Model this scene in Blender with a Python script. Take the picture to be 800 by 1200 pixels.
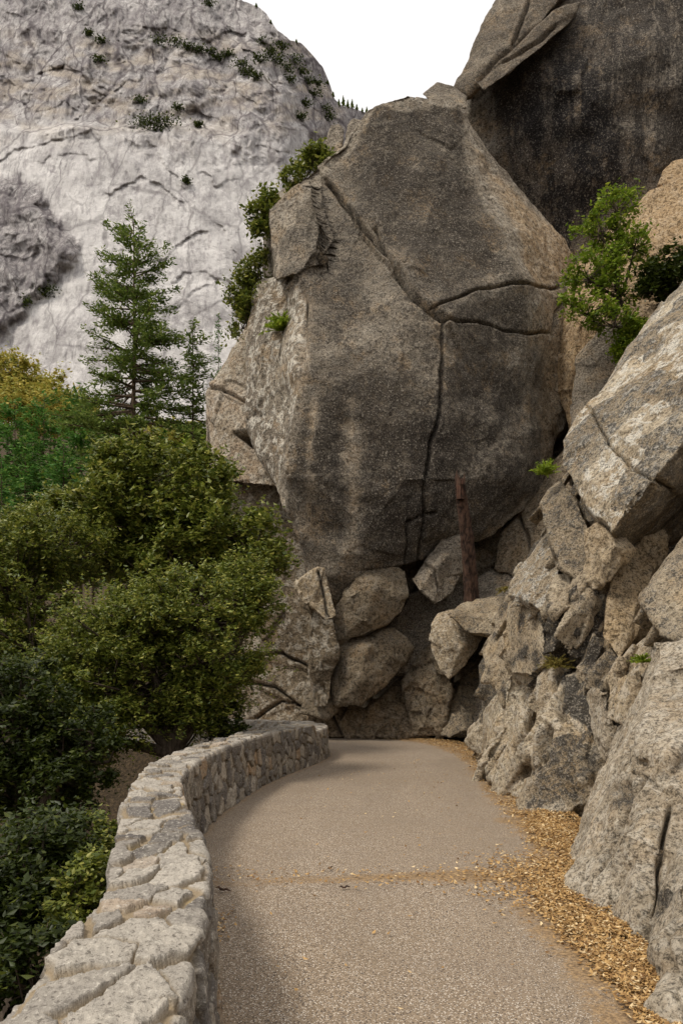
import bpy, bmesh, math, random
import numpy as np
from mathutils import Vector, Matrix
random.seed(7); RNG = np.random.default_rng(7)
R = math.radians
for c in list(bpy.data.objects): bpy.data.objects.remove(c)
SC = bpy.context.scene; COL = SC.collection
F = 900.0; HOR = 800.0; EYE = 1.6
def P(px, py, d): return ((px-400)/F*d, d, EYE+(HOR-py)/F*d)
def project(V):
    d = np.maximum(V[:, 1], .05)
    return 400+V[:, 0]/d*F, HOR-(V[:, 2]-EYE)/d*F

# ------------------------------------------------------------------ numpy noise
def _h(ix, iy, iz, s):
    with np.errstate(over='ignore'):
        h = (ix.astype(np.uint32)*np.uint32(374761393) + iy.astype(np.uint32)*np.uint32(668265263)
             + iz.astype(np.uint32)*np.uint32(2147483647) + np.uint32((s*974634777) & 0xffffffff))
        h ^= h >> np.uint32(13); h *= np.uint32(1274126177); h ^= h >> np.uint32(16)
        h *= np.uint32(2246822519); h ^= h >> np.uint32(13)
    return h
def hf(ix, iy, iz, s): return _h(ix, iy, iz, s).astype(np.float32)/np.float32(4294967296.0)
def vnoise(Q, s=0):
    """gradient-like smooth noise in -1..1"""
    Q = Q.astype(np.float32); I = np.floor(Q); f = Q-I; I = I.astype(np.int64)
    w = f*f*f*(f*(f*6-15)+10)
    out = np.zeros(len(Q), np.float32)
    for a in (0, 1):
        for b in (0, 1):
            for c in (0, 1):
                h = _h(I[:, 0]+a, I[:, 1]+b, I[:, 2]+c, s)
                gx = (h & np.uint32(1023)).astype(np.float32)/511.5-1
                gy = ((h >> np.uint32(10)) & np.uint32(1023)).astype(np.float32)/511.5-1
                gz = ((h >> np.uint32(20)) & np.uint32(1023)).astype(np.float32)/511.5-1
                g = gx*(f[:, 0]-a)+gy*(f[:, 1]-b)+gz*(f[:, 2]-c)
                wx = w[:, 0] if a else 1-w[:, 0]; wy = w[:, 1] if b else 1-w[:, 1]; wz = w[:, 2] if c else 1-w[:, 2]
                out += g*wx*wy*wz
    return out*1.3
def fbm(Q, o=4, s=0, g=.5, ridged=False):
    t = np.zeros(len(Q), np.float32); a = 1.; n = 0.
    for k in range(o):
        v = vnoise(Q*(2.03**k)+k*17.3, s+k)
        t += a*((1-2*np.abs(v)) if ridged else v); n += a; a *= g
    return t/n
def voro3(Q, s=0):
    """nearest cell: returns (offset to centre, cell randoms (n,4), F1, F2)"""
    n = len(Q); off = np.zeros((n, 3), np.float32); rid = np.zeros((n, 4), np.float32)
    F1 = np.zeros(n, np.float32); F2 = np.zeros(n, np.float32)
    for c0 in range(0, n, 120000):
        q = Q[c0:c0+120000].astype(np.float32); I = np.floor(q).astype(np.int64)
        b1 = np.full(len(q), 9., np.float32); b2 = np.full(len(q), 9., np.float32)
        bo = np.zeros((len(q), 3), np.float32); bi = np.zeros((len(q), 3), np.int64)
        for a in (-1, 0, 1):
            for b in (-1, 0, 1):
                for c in (-1, 0, 1):
                    J = I+np.array([a, b, c])
                    o = np.stack([J[:, k]+hf(J[:, 0], J[:, 1], J[:, 2], s+11*k+1) for k in range(3)], 1).astype(np.float32)-q
                    d = np.sqrt((o*o).sum(1)); m = d < b1
                    b2 = np.where(m, b1, np.minimum(b2, d)); b1 = np.where(m, d, b1)
                    bo[m] = o[m]; bi[m] = J[m]
        sl = slice(c0, c0+120000)
        off[sl] = bo; F1[sl] = b1; F2[sl] = b2
        for k in range(4): rid[sl, k] = hf(bi[:, 0], bi[:, 1], bi[:, 2], s+77+k)
    return off, rid, F1, F2
def facets(Q, s=0, slope=1.):
    off, r, f1, f2 = voro3(Q, s)
    g = (r[:, :3]-.5)*2*slope
    return -(off*g).sum(1)+(r[:, 3]-.5)*.6, f2-f1, r
def chisel(Q, s=0):
    """piecewise planar, continuous, with sharp creases: broken rock faces"""
    rg = np.random.default_rng(1000+s); out = None
    for g in range(3):
        t_ = np.zeros(len(Q), np.float32)
        for k in range(3):
            n = rg.normal(size=3); n /= np.linalg.norm(n); f = rg.uniform(.45, 1.25)
            v = Q@(n*f)+rg.random()*7; t_ += np.abs((v % 2)-1)*2/f-1/f
        out = t_ if out is None else (np.maximum(out, t_) if g == 1 else np.minimum(out, t_+.6))
    return (out/2.).astype(np.float32)
def sstep(a, b, x):
    t = np.clip((x-a)/(b-a), 0, 1); return t*t*(3-2*t)
def seg_dist(x, y, pts):
    best = np.full(len(x), 1e9, np.float32)
    for (x0, y0), (x1, y1) in zip(pts[:-1], pts[1:]):
        dx, dy = x1-x0, y1-y0; t = np.clip(((x-x0)*dx+(y-y0)*dy)/(dx*dx+dy*dy+1e-9), 0, 1)
        best = np.minimum(best, np.hypot(x-x0-t*dx, y-y0-t*dy))
    return best
def poly_sd(x, y, poly):
    """signed distance, positive inside"""
    d = seg_dist(x, y, poly+[poly[0]]); ins = np.zeros(len(x), bool)
    n = len(poly)
    for i in range(n):
        x0, y0 = poly[i]; x1, y1 = poly[(i+1) % n]
        if y0 == y1: continue
        c = ((y0 > y) != (y1 > y)) & (x < (x1-x0)*(y-y0)/(y1-y0)+x0); ins ^= c
    return np.where(ins, d, -d)

# ------------------------------------------------------------------ mesh helpers
def tag(o, label=None, cat=None, group=None, kind=None):
    if label: o['label'] = label
    if cat: o['category'] = cat
    if group: o['group'] = group
    if kind: o['kind'] = kind
    return o
def mesh_np(name, V, Fc, mat, parent=None, smooth=True, colors=None, origin=None):
    V = np.asarray(V, np.float32); Fc = np.asarray(Fc, np.int32)
    if origin is None: origin = np.zeros(3)
    origin = np.asarray(origin, np.float32)
    me = bpy.data.meshes.new(name); k = Fc.shape[1]
    me.vertices.add(len(V)); me.vertices.foreach_set('co', (V-origin).ravel())
    me.loops.add(Fc.size); me.loops.foreach_set('vertex_index', Fc.ravel())
    me.polygons.add(len(Fc)); me.polygons.foreach_set('loop_start', np.arange(0, Fc.size, k, dtype=np.int32))
    me.update(calc_edges=True)
    if smooth: me.polygons.foreach_set('use_smooth', np.ones(len(Fc), bool))
    if colors is not None: set_col(me, colors)
    if mat: me.materials.append(mat)
    o = bpy.data.objects.new(name, me); COL.objects.link(o)
    if parent is not None: o.parent = parent
    else: o.location = tuple(float(v) for v in origin)
    return o
def set_col(me, c, nm='mask'):
    a = me.attributes.new(nm, 'FLOAT_COLOR', 'POINT'); a.data.foreach_set('color', np.asarray(c, np.float32).ravel())
def empty(name, loc):
    o = bpy.data.objects.new(name, None); COL.objects.link(o); o.location = loc; o.empty_display_size = .2; return o
class Tubes:
    def __init__(s): s.V = []; s.F = []; s.n = 0
    def add(s, pts, rad, k=6):
        pts = np.asarray(pts, float); m = len(pts); rad = np.broadcast_to(rad, m)
        T = np.gradient(pts, axis=0); T /= np.linalg.norm(T, axis=1)[:, None]+1e-9
        ref = np.array([0, 0, 1.]) if abs(T[0][2]) < .8 else np.array([1., 0, 0])
        A = np.cross(T, ref); A /= np.linalg.norm(A, axis=1)[:, None]+1e-9; B = np.cross(T, A)
        th = np.arange(k)*2*math.pi/k
        ring = pts[:, None, :]+rad[:, None, None]*(np.cos(th)[None, :, None]*A[:, None, :]+np.sin(th)[None, :, None]*B[:, None, :])
        s.V.append(ring.reshape(-1, 3))
        i = np.arange(m-1)[:, None]*k; j = np.arange(k)[None, :]; j2 = (j+1) % k
        s.F.append(np.stack([i+j, i+j2, i+k+j2, i+k+j], -1).reshape(-1, 4)+s.n); s.n += m*k
    def build(s, name, mat, parent=None, origin=None):
        V = np.concatenate(s.V); 
        return mesh_np(name, V, np.concatenate(s.F), mat, parent, origin=origin)

# ------------------------------------------------------------------ materials
class NT:
    def __init__(s, name):
        s.m = bpy.data.materials.new(name); s.m.use_nodes = True; s.t = s.m.node_tree; s.t.nodes.clear()
        s.out = s.t.nodes.new('ShaderNodeOutputMaterial')
    def n(s, ty, **k):
        x = s.t.nodes.new(ty)
        for a, b in k.items(): setattr(x, a, b)
        return x
    def l(s, a, b): s.t.links.new(a, b)
    def inp(s, node, key, v):
        if hasattr(v, 'is_linked') or isinstance(v, bpy.types.NodeSocket): s.l(v, node.inputs[key])
        else: node.inputs[key].default_value = v
    def math(s, op, a, b=0., c=None, clamp=False):
        x = s.n('ShaderNodeMath', operation=op); x.use_clamp = clamp; s.inp(x, 0, a); s.inp(x, 1, b)
        if c is not None: s.inp(x, 2, c)
        return x.outputs[0]
    def mix(s, f, a, b, bt='MIX'):
        x = s.n('ShaderNodeMix', data_type='RGBA', blend_type=bt); s.inp(x, 0, f)
        for i, v in ((6, a), (7, b)):
            if not isinstance(v, bpy.types.NodeSocket) and len(v) == 3: v = (*v, 1)
            s.inp(x, i, v)
        return x.outputs[2]
    def noise(s, vec, sc, det=5, ro=.55, dist=0., out=0):
        x = s.n('ShaderNodeTexNoise'); s.l(vec, x.inputs['Vector']); x.inputs['Scale'].default_value = sc
        x.inputs['Detail'].default_value = det; x.inputs['Roughness'].default_value = ro; x.inputs['Distortion'].default_value = dist
        return x.outputs[out]
    def step(s, v, a, b):
        x = s.n('ShaderNodeMapRange', interpolation_type='SMOOTHSTEP'); s.inp(x, 0, v); s.inp(x, 1, a); s.inp(x, 2, b); return x.outputs[0]
    def map(s, vec, sc, rot=(0, 0, 0)):
        x = s.n('ShaderNodeMapping'); s.l(vec, x.inputs['Vector']); x.inputs['Scale'].default_value = sc; x.inputs['Rotation'].default_value = rot; return x.outputs[0]
    def coord(s): return s.n('ShaderNodeTexCoord').outputs['Object']
    def attr(s, nm='mask'):
        x = s.n('ShaderNodeAttribute', attribute_name=nm); sp = s.n('ShaderNodeSeparateColor'); s.l(x.outputs['Color'], sp.inputs[0]); return sp.outputs[0], sp.outputs[1], sp.outputs[2], x.outputs['Alpha']
    def bump(s, h, strength, dist):
        x = s.n('ShaderNodeBump'); x.inputs['Strength'].default_value = strength; x.inputs['Distance'].default_value = dist; s.l(h, x.inputs['Height']); return x.outputs[0]
    def bsdf(s, col, rough=.9, normal=None, spec=.25):
        x = s.n('ShaderNodeBsdfPrincipled'); s.inp(x, 'Base Color', col if isinstance(col, bpy.types.NodeSocket) else (*col, 1)); s.inp(x, 'Roughness', rough)
        x.inputs['Specular IOR Level'].default_value = spec
        if normal: s.l(normal, x.inputs['Normal'])
        s.l(x.outputs[0], s.out.inputs[0]); return x

def granite(name, base=(.25, .21, .165), pale=(.4, .36, .3), dark=(.035, .031, .027), tan=(.36, .25, .14), sc=1., lichen=.5, bumpd=.05, con=1., flk=(.46, .41, .33)):
    """mask R: dark lichen, G: fresh tan rock, B: pale / white lichen, A: water streaks"""
    t = NT(name); co = t.coord(); r, g, b, a = t.attr()
    big = t.noise(co, .5*sc, 6, .6); med = t.noise(co, 3.4*sc, 9, .68, .5); fine = t.noise(co, 9*sc, 7, .74); grain = t.noise(co, 23*sc, 5, .8)
    c = t.mix(t.step(big, .38, .64), base, pale)
    c = t.mix(t.math('MULTIPLY', t.step(t.noise(co, 1.1*sc, 6, .65), .5, .66), .5), c, tan)
    c = t.mix(t.math('MULTIPLY', g, .85), c, tan)
    wl = t.math('MULTIPLY', t.step(med, .49, .57), t.math('ADD', t.math('MULTIPLY', b, .9), .1, clamp=True))
    c = t.mix(wl, c, (.6, .555, .47))
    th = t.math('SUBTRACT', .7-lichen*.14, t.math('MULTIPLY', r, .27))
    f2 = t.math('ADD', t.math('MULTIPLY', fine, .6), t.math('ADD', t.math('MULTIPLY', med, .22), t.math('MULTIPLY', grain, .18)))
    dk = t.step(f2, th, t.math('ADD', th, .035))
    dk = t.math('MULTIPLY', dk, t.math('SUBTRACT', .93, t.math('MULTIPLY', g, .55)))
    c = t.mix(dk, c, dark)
    sv = t.noise(t.map(co, (1.4*sc, 1.4*sc, .1*sc)), 1.5, 7, .7)
    st = t.math('MULTIPLY', t.step(t.math('ADD', sv, t.math('MULTIPLY', t.math('SUBTRACT', f2, .5), .7)), .45, .51), t.math('MULTIPLY', a, .95, clamp=True))
    c = t.mix(st, c, (.013, .011, .011))
    lum = t.math('ADD', .26, t.math('MULTIPLY', t.step(t.math('ADD', t.math('MULTIPLY', fine, .5), t.math('MULTIPLY', grain, .5)), .4, .57), 1.35*con))
    x = t.n('ShaderNodeVectorMath', operation='SCALE'); t.l(c, x.inputs[0]); t.l(lum, x.inputs['Scale']); c = x.outputs[0]
    fl = t.math('MULTIPLY', t.step(t.math('ADD', t.math('MULTIPLY', grain, .7), t.math('MULTIPLY', fine, .3)), .545, .585), t.math('SUBTRACT', .72, t.math('MULTIPLY', st, .3)))
    c = t.mix(fl, c, flk)
    hgt = t.math('ADD', t.math('MULTIPLY', fine, .6), t.math('ADD', t.math('MULTIPLY', grain, .2), t.math('MULTIPLY', med, 1.2)))
    t.bsdf(c, .92, t.bump(hgt, 1., bumpd), .2)
    return t.m
M = {}
M['boulder'] = granite('lichened_granite', base=(.17, .14, .105), pale=(.3, .255, .195), dark=(.04, .032, .025), sc=1.05, lichen=.5, bumpd=.12)
M['dark'] = granite('stained_granite', base=(.13, .105, .08), pale=(.25, .215, .17), dark=(.04, .032, .027), sc=.85, lichen=.5, bumpd=.12)
M['tan'] = granite('fresh_granite', base=(.3, .215, .125), pale=(.38, .29, .18), tan=(.36, .235, .12), sc=1., lichen=.1, bumpd=.1)
M['pile'] = granite('broken_granite', base=(.3, .235, .155), pale=(.47, .395, .285), tan=(.38, .26, .13), sc=1.7, lichen=.75, bumpd=.075)
M['near'] = granite('near_granite', base=(.27, .22, .155), pale=(.43, .365, .275), tan=(.36, .27, .17), sc=2.6, lichen=.55, bumpd=.05)
M['base'] = granite('shaded_granite', base=(.12, .095, .064), pale=(.2, .162, .112), tan=(.19, .125, .065), sc=1.2, lichen=.5, bumpd=.09, flk=(.27, .23, .175))  # colours lowered to deepen the shadow beneath the boulder
M['shelf'] = granite('pale_granite', base=(.24, .19, .13), pale=(.34, .28, .21), tan=(.3, .2, .115), sc=1.2, lichen=.45, bumpd=.09)

def leaf_mat(name, c1, c2, c3, rough=.45, trans=.35, spec=.35):
    t = NT(name); r, g, b, a = t.attr()
    c = t.mix(r, c1, c2); c = t.mix(t.step(g, .75, 1.), c, c3)
    p = t.bsdf(c, rough, None, spec); tr = t.n('ShaderNodeBsdfTranslucent'); t.l(c, tr.inputs[0])
    mx = t.n('ShaderNodeMixShader'); mx.inputs[0].default_value = trans; t.l(p.outputs[0], mx.inputs[1]); t.l(tr.outputs[0], mx.inputs[2]); t.l(mx.outputs[0], t.out.inputs[0])
    return t.m
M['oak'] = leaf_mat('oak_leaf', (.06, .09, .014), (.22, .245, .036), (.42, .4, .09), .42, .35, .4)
M['oakdark'] = leaf_mat('shade_leaf', (.022, .034, .004), (.045, .064, .009), (.11, .13, .02))  # gully shade put into the leaf colour; other shrubs simply dark green
M['pine'] = leaf_mat('pine_needle', (.075, .125, .025), (.19, .25, .05), (.32, .37, .09), .6, .3, .2)
M['pinelight'] = leaf_mat('light_needle', (.06, .16, .03), (.13, .26, .05), (.22, .3, .06), .6, .3, .2)
M['gold'] = leaf_mat('gold_leaf', (.45, .36, .08), (.3, .33, .07), (.62, .5, .12), .6, .3, .2)
M['maple'] = leaf_mat('maple_leaf', (.1, .17, .014), (.23, .31, .03), (.36, .4, .05), .5, .4, .3)
M['fern'] = leaf_mat('fern_leaf', (.14, .22, .015), (.27, .35, .03), (.38, .42, .05), .5, .35, .25)
M['drygrass'] = leaf_mat('dry_grass', (.2, .16, .04), (.3, .24, .06), (.12, .14, .03), .6, .3, .2)
M['dead'] = leaf_mat('dead_leaf', (.17, .085, .03), (.54, .34, .135), (.76, .59, .34), .7, .12, .2)
def bark(name, c1, c2, sc=1.):
    t = NT(name); co = t.coord(); n = t.noise(t.map(co, (1, 1, .25)), 14*sc, 6, .65)
    t.bsdf(t.mix(t.step(n, .35, .65), c1, c2), .9, t.bump(n, .9, .03), .15); return t.m
M['bark'] = bark('grey_bark', (.05, .038, .028), (.14, .11, .08))
M['pinebark'] = bark('pine_bark', (.05, .035, .022), (.16, .11, .07))
M['burnt'] = bark('burnt_bark', (.022, .015, .012), (.12, .07, .048))
M['brokenwood'] = bark('broken_wood', (.03, .018, .013), (.1, .05, .032))

# ------------------------------------------------------------------ camera, sky, sun
cam = bpy.data.cameras.new('camera'); co_ = bpy.data.objects.new('camera', cam); COL.objects.link(co_); SC.camera = co_
co_.location = (0, 0, EYE); co_.rotation_euler = (R(90), 0, 0)
cam.sensor_fit = 'VERTICAL'; cam.sensor_height = 36; cam.sensor_width = 24; cam.lens = 27; cam.shift_y = 200/1200; cam.clip_end = 6000; cam.clip_start = .05
W = bpy.data.worlds.new('World'); SC.world = W; W.use_nodes = True; nt = W.node_tree; nt.nodes.clear()
SUN_EL, SUN_AZ = R(58), R(-122)       # azimuth measured from +Y towards +X: high on the left, slightly behind the camera
sk = nt.nodes.new('ShaderNodeTexSky'); sk.sky_type = 'NISHITA'; sk.sun_disc = False; sk.sun_elevation = SUN_EL; sk.sun_rotation = SUN_AZ
mx = nt.nodes.new('ShaderNodeMix'); mx.data_type = 'RGBA'; mx.inputs[0].default_value = .9; nt.links.new(sk.outputs[0], mx.inputs[6]); mx.inputs[7].default_value = (9.9, 9.6, 9.4, 1)
bg = nt.nodes.new('ShaderNodeBackground'); bg.inputs[1].default_value = .073; nt.links.new(mx.outputs[2], bg.inputs[0])
wo = nt.nodes.new('ShaderNodeOutputWorld'); nt.links.new(bg.outputs[0], wo.inputs[0])
sl = bpy.data.lights.new('sun', 'SUN'); so = bpy.data.objects.new('sun', sl); COL.objects.link(so)
sl.energy = 1.5; sl.angle = R(13); sl.color = (1, .93, .82)
sd = Vector((math.sin(SUN_AZ)*math.cos(SUN_EL), math.cos(SUN_AZ)*math.cos(SUN_EL), math.sin(SUN_EL)))
so.rotation_euler = sd.to_track_quat('Z', 'Y').to_euler()
SC.view_settings.view_transform = 'Standard'; SC.view_settings.look = 'None'; SC.view_settings.exposure = .7; SC.view_settings.gamma = 1
SC.cycles.use_denoising = True; SC.cycles.max_bounces = 5; SC.cycles.diffuse_bounces = 3; SC.cycles.transparent_max_bounces = 4

# ------------------------------------------------------------------ rocks
def rock(name, label, cat, hulls, mat, vox, smooth=2, thick=2., shrink=.85, noise=((1.2, .12, 0),), fac=None, cracks=(), pits=(), masks=None, group=None, seed=1, drop=None, groove=0., chis=(), shards=None):
    """hulls: lists of (px, py, depth[, no_back]); joined, remeshed, then weathered in 3-D.
    fac: (cell size, amplitude, stretch (x,y,z), slope) broken planes; cracks: (points, width px, depth m, lip m); pits: (polygon, depth m)"""
    bm = bmesh.new()
    for H in hulls:
        pts = [P(*q[:3]) for q in H]; th = thick
        cx = sum(q[0] for q in H)/len(H); cy = sum(q[1] for q in H)/len(H)
        pts += [P(cx+(q[0]-cx)*shrink, cy+(q[1]-cy)*shrink, q[2]+th) for q in H]
        vs = [bm.verts.new(p) for p in pts]
        r = bmesh.ops.convex_hull(bm, input=vs, use_existing_faces=False)
        bad = {e for e in r['geom_interior']+r['geom_unused'] if isinstance(e, bmesh.types.BMVert)}
        bmesh.ops.delete(bm, geom=list(bad), context='VERTS')
    if shards:      # angular broken blocks standing proud of the mass
        ns_, size, axis = shards[:3]; el_ = shards[3] if len(shards) > 3 else .62; rg = np.random.default_rng(500+seed); bm.faces.ensure_lookup_table(); bm.normal_update()
        tri = [f for f in bm.faces if len(f.verts) == 3]; e0 = Vector((0, 0, EYE))
        cands = [(f, f.calc_area()) for f in tri if abs((f.calc_center_median()-e0).normalized().dot(f.normal)) > .02]
        tot = sum(a for _, a in cands); ax = Vector(axis).normalized()
        ctr = sum((v.co for v in bm.verts), Vector())/max(1, len(bm.verts))
        pick = rg.choice(len(cands), size=ns_, p=np.array([a for _, a in cands])/tot); clouds = []
        for k in pick:
            f = cands[k][0]; a_, b_ = sorted(rg.random(2)); p = f.verts[0].co*a_+f.verts[1].co*(b_-a_)+f.verts[2].co*(1-b_)
            nrm = f.normal if f.normal.dot(p-ctr) > 0 else -f.normal
            if (p-e0).normalized().dot(nrm) > .25: continue
            s0 = size*rg.uniform(.55, 1.35); c_ = p-nrm*s0*rg.uniform(.2, .42); side = ax.cross(nrm)
            if side.length < .1: continue
            side.normalize(); pts = []
            for q_ in range(9):
                w_ = rg.uniform(-1, 1, 3); w_ /= max(abs(w_)); pts.append(c_+ax*float(w_[0])*s0*el_+side*float(w_[1])*s0*.5+nrm*float(w_[2])*s0*.42)
            clouds.append(pts)
        for pts in clouds:
            vs = [bm.verts.new(p) for p in pts]; r = bmesh.ops.convex_hull(bm, input=vs, use_existing_faces=False)
            bad = {e for e in r['geom_interior']+r['geom_unused'] if isinstance(e, bmesh.types.BMVert)}; bmesh.ops.delete(bm, geom=list(bad), context='VERTS')
    bmesh.ops.recalc_face_normals(bm, faces=bm.faces)
    me = bpy.data.meshes.new('tmp'); bm.to_mesh(me); bm.free()
    ob = bpy.data.objects.new('tmp', me); COL.objects.link(ob)
    md = ob.modifiers.new('r', 'REMESH'); md.mode = 'VOXEL'; md.voxel_size = vox
    if smooth:
        ms = ob.modifiers.new('s', 'SMOOTH'); ms.factor = .5; ms.iterations = smooth
    dg = bpy.context.evaluated_depsgraph_get(); ev = ob.evaluated_get(dg); m2 = bpy.data.meshes.new_from_object(ev)
    bpy.data.objects.remove(ob); bpy.data.meshes.remove(me)
    n = len(m2.vertices); V = np.empty(n*3, np.float32); m2.vertices.foreach_get('co', V); V = V.reshape(-1, 3)
    N = np.empty(n*3, np.float32); m2.vertices.foreach_get('normal', N); N = N.reshape(-1, 3)
    D = np.zeros(n, np.float32); col = np.zeros((n, 4), np.float32)
    for i, (size, amp, rid) in enumerate(noise): D += amp*fbm(V/size, 4, seed*31+i*7, ridged=bool(rid))
    edge = None
    if fac:
        for j, (size, amp, st, slope) in enumerate(fac):
            Q = V/size*np.array(st, np.float32)+fbm(V/size*.9, 2, seed+5)[:, None]*.22
            h, e, r_ = facets(Q, seed*13+j, slope); D += amp*np.clip(h, -1.2, 1.2) - amp*groove*(1-sstep(0, .05, e))
    for j, (size, amp) in enumerate(chis):
        wv = np.stack([fbm(V/size*.4+k*9, 2, seed+50+k) for k in range(3)], 1)*.28
        D += amp*chisel(V/size+wv, seed*3+j)
    px, py = project(V)
    vd = V-np.array([0, 0, EYE]); vd /= np.linalg.norm(vd, axis=1)[:, None]; front = sstep(.05, -.25, (vd*N).sum(1))
    wob = fbm(V*.9, 3, seed+91); wob2 = fbm(V*.9+31, 3, seed+92); mpx = V[:, 1]/F
    jx, jy = px+wob*5, py+wob2*5
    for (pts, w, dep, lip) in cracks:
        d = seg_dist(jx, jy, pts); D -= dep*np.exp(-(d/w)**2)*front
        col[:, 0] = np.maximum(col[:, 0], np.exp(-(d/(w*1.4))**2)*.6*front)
        if lip:
            x0, y0 = pts[0]; x1, y1 = pts[-1]; side = (x1-x0)*(jy-y0)-(y1-y0)*(jx-x0)
            D += lip*front*np.exp(-d/26.)*(side < 0)
    for (poly, dep) in pits:
        s_ = poly_sd(jx, jy, poly); D -= dep*sstep(-1, 5, s_)*front
    V2 = V+N*D[:, None]
    if masks is not None: masks(px+wob*12, py+wob2*12, V, N, col)
    if drop is not None: V2[:, 2] = np.maximum(V2[:, 2], drop)
    org = np.array([V2[:, 0].mean(), V2[:, 1].mean(), V2[:, 2].min()], np.float32)
    m2.vertices.foreach_set('co', (V2-org).ravel()); m2.update()
    m2.polygons.foreach_set('use_smooth', np.ones(len(m2.polygons), bool)); m2.name = name
    set_col(m2, np.clip(col, 0, 1)); m2.materials.clear(); m2.materials.append(mat)
    o = bpy.data.objects.new(name, m2); COL.objects.link(o); o.location = tuple(float(v) for v in org)
    return tag(o, label, cat, group)

# --- the big cracked boulder
H1 = [(428,124,23.6),(478,103,23.9),(537,117,24.1),(549,150,24.4),(577,195,24.8),(602,232,25.1),(630,262,25.3),(646,290,25.4),(652,318,25.4),(650,345,25.3),
      (660,430,25),(665,480,24.8),(662,506,24.4),(635,568,23.8),(600,610,23.0),(567,640,22.6),(500,652,21.9),(477,661,21.6),(418,663,21.3),
      (340,600,21.5),(341,500,21.2),(357,422,20.75),(346,470,20.7),(338,545,20.9),(340,335,22.7),(344,300,22.9),(346,211,23.2),(379,196,23.1),(393,179,23.3),
      (470,380,20.75),(480,560,20.3),(545,560,20.8),(430,620,20.55),(562,200,23.6),(592,310,22.9),(618,400,22.7),(625,500,22.5),(600,560,22.1),(440,190,22.6),(520,190,22.9)]
H2 = [(318,248,23.3),(346,211,23.1),(375,203,22.85),(317,290,22.8),(324,328,22.4),(346,322,21.95),(366,301,21.5),(385,304,21.6),(394,262,21.95),(340,268,22.25)]
H2_old = [(320,246,23.1),(345,212,23),(317,286,22.9),(322,327,22.8),(352,322,21.9),(368,306,21.5),(382,250,21.9),(375,200,22.7)]
H3 = [(309,342,24.2),(303,381,24),(303,500,23.6),(314,534,23.2),(334,575,22.8),(338,600,22.2),(340,500,21.9),(340,420,22.3),(340,325,23.2)]
H4 = [(371,655,21.8),(393,692,21.8),(420,663,21.35),(350,610,21.5),(410,640,21.0),(440,664,21.6)]
H5 = [(595,300,23.5),(646,290,25.3),(652,320,25.3),(640,345,25.0),(632,395,24.9),(610,395,23.2),(600,345,23.1)]
def m_boulder(x, y, V, N, c):
    c[:, 2] = .12
    L = poly_sd(x, y, [(346,235),(380,190),(440,120),(540,120),(560,190),(590,300),(632,420),(655,470),(625,575),(560,650),(400,700),(335,615),(348,480),(360,420),(330,340),(318,280)])
    c[:, 0] = np.maximum(c[:, 0], (.52+.35*fbm(V/1.6, 5, 44))*sstep(-4, 7, L))
    up = poly_sd(x, y, [(400,100),(560,100),(570,240),(600,330),(520,360),(470,310),(380,200)]); c[:, 0] += .15*sstep(0, 30, up)
    low = poly_sd(x, y, [(350,430),(520,430),(640,430),(640,570),(560,650),(400,680),(340,600)]); c[:, 0] += .16*sstep(-10, 60, low); c[:, 3] = .3*sstep(0, 70, low)
    c[:, 1] = .8*sstep(-3, 10, poly_sd(x, y, [(556,178),(600,225),(655,290),(656,335),(635,345),(612,345),(598,290),(580,225)]))
    c[:, 1] = np.maximum(c[:, 1], .4*sstep(-6, 10, poly_sd(x, y, [(620,345),(640,345),(668,470),(640,560),(632,500),(632,420)])))
    c[:, 1] = np.maximum(c[:, 1], .35*sstep(-6, 14, poly_sd(x, y, [(345,330),(368,330),(365,420),(345,440)])))
    s1 = np.exp(-((x-413)/9)**2)*sstep(440, 500, y)*sstep(690, 640, y); s1 += .8*np.exp(-((x-366)/5)**2)*sstep(440, 480, y)*sstep(600, 560, y)
    s1 = s1*(.35+.35*sstep(-.2, .2, fbm(V/.5, 3, 47))); c[:, 0] -= .6*s1; c[:, 1] = np.maximum(c[:, 1], .4*s1); c[:, 3] *= (1-s1.clip(0, 1))
    c[:, 2] = np.maximum(c[:, 2], 0); left = poly_sd(x, y, [(295,330),(348,330),(356,420),(342,480),(334,560),(330,600),(295,520)]); c[:, 2] = .12+.6*sstep(-3, 5, left); c[:, 0] *= 1-.8*sstep(-3, 5, left)  # left face: less lichen, and paled in the colour as if side-lit
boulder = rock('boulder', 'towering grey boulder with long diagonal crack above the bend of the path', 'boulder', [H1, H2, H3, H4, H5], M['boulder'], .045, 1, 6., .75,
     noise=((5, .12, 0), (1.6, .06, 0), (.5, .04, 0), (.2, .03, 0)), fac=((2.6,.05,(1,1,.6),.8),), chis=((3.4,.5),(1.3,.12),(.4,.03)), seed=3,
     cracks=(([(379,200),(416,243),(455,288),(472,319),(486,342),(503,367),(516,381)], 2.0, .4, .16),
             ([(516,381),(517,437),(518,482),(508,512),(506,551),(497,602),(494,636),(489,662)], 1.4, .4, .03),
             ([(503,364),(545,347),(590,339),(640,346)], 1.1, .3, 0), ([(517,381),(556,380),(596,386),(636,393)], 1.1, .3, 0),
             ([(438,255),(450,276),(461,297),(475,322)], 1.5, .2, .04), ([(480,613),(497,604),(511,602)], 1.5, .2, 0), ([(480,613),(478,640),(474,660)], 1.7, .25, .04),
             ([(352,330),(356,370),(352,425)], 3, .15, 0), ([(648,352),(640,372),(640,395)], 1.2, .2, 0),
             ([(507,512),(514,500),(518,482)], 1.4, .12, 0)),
     masks=m_boulder)

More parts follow.
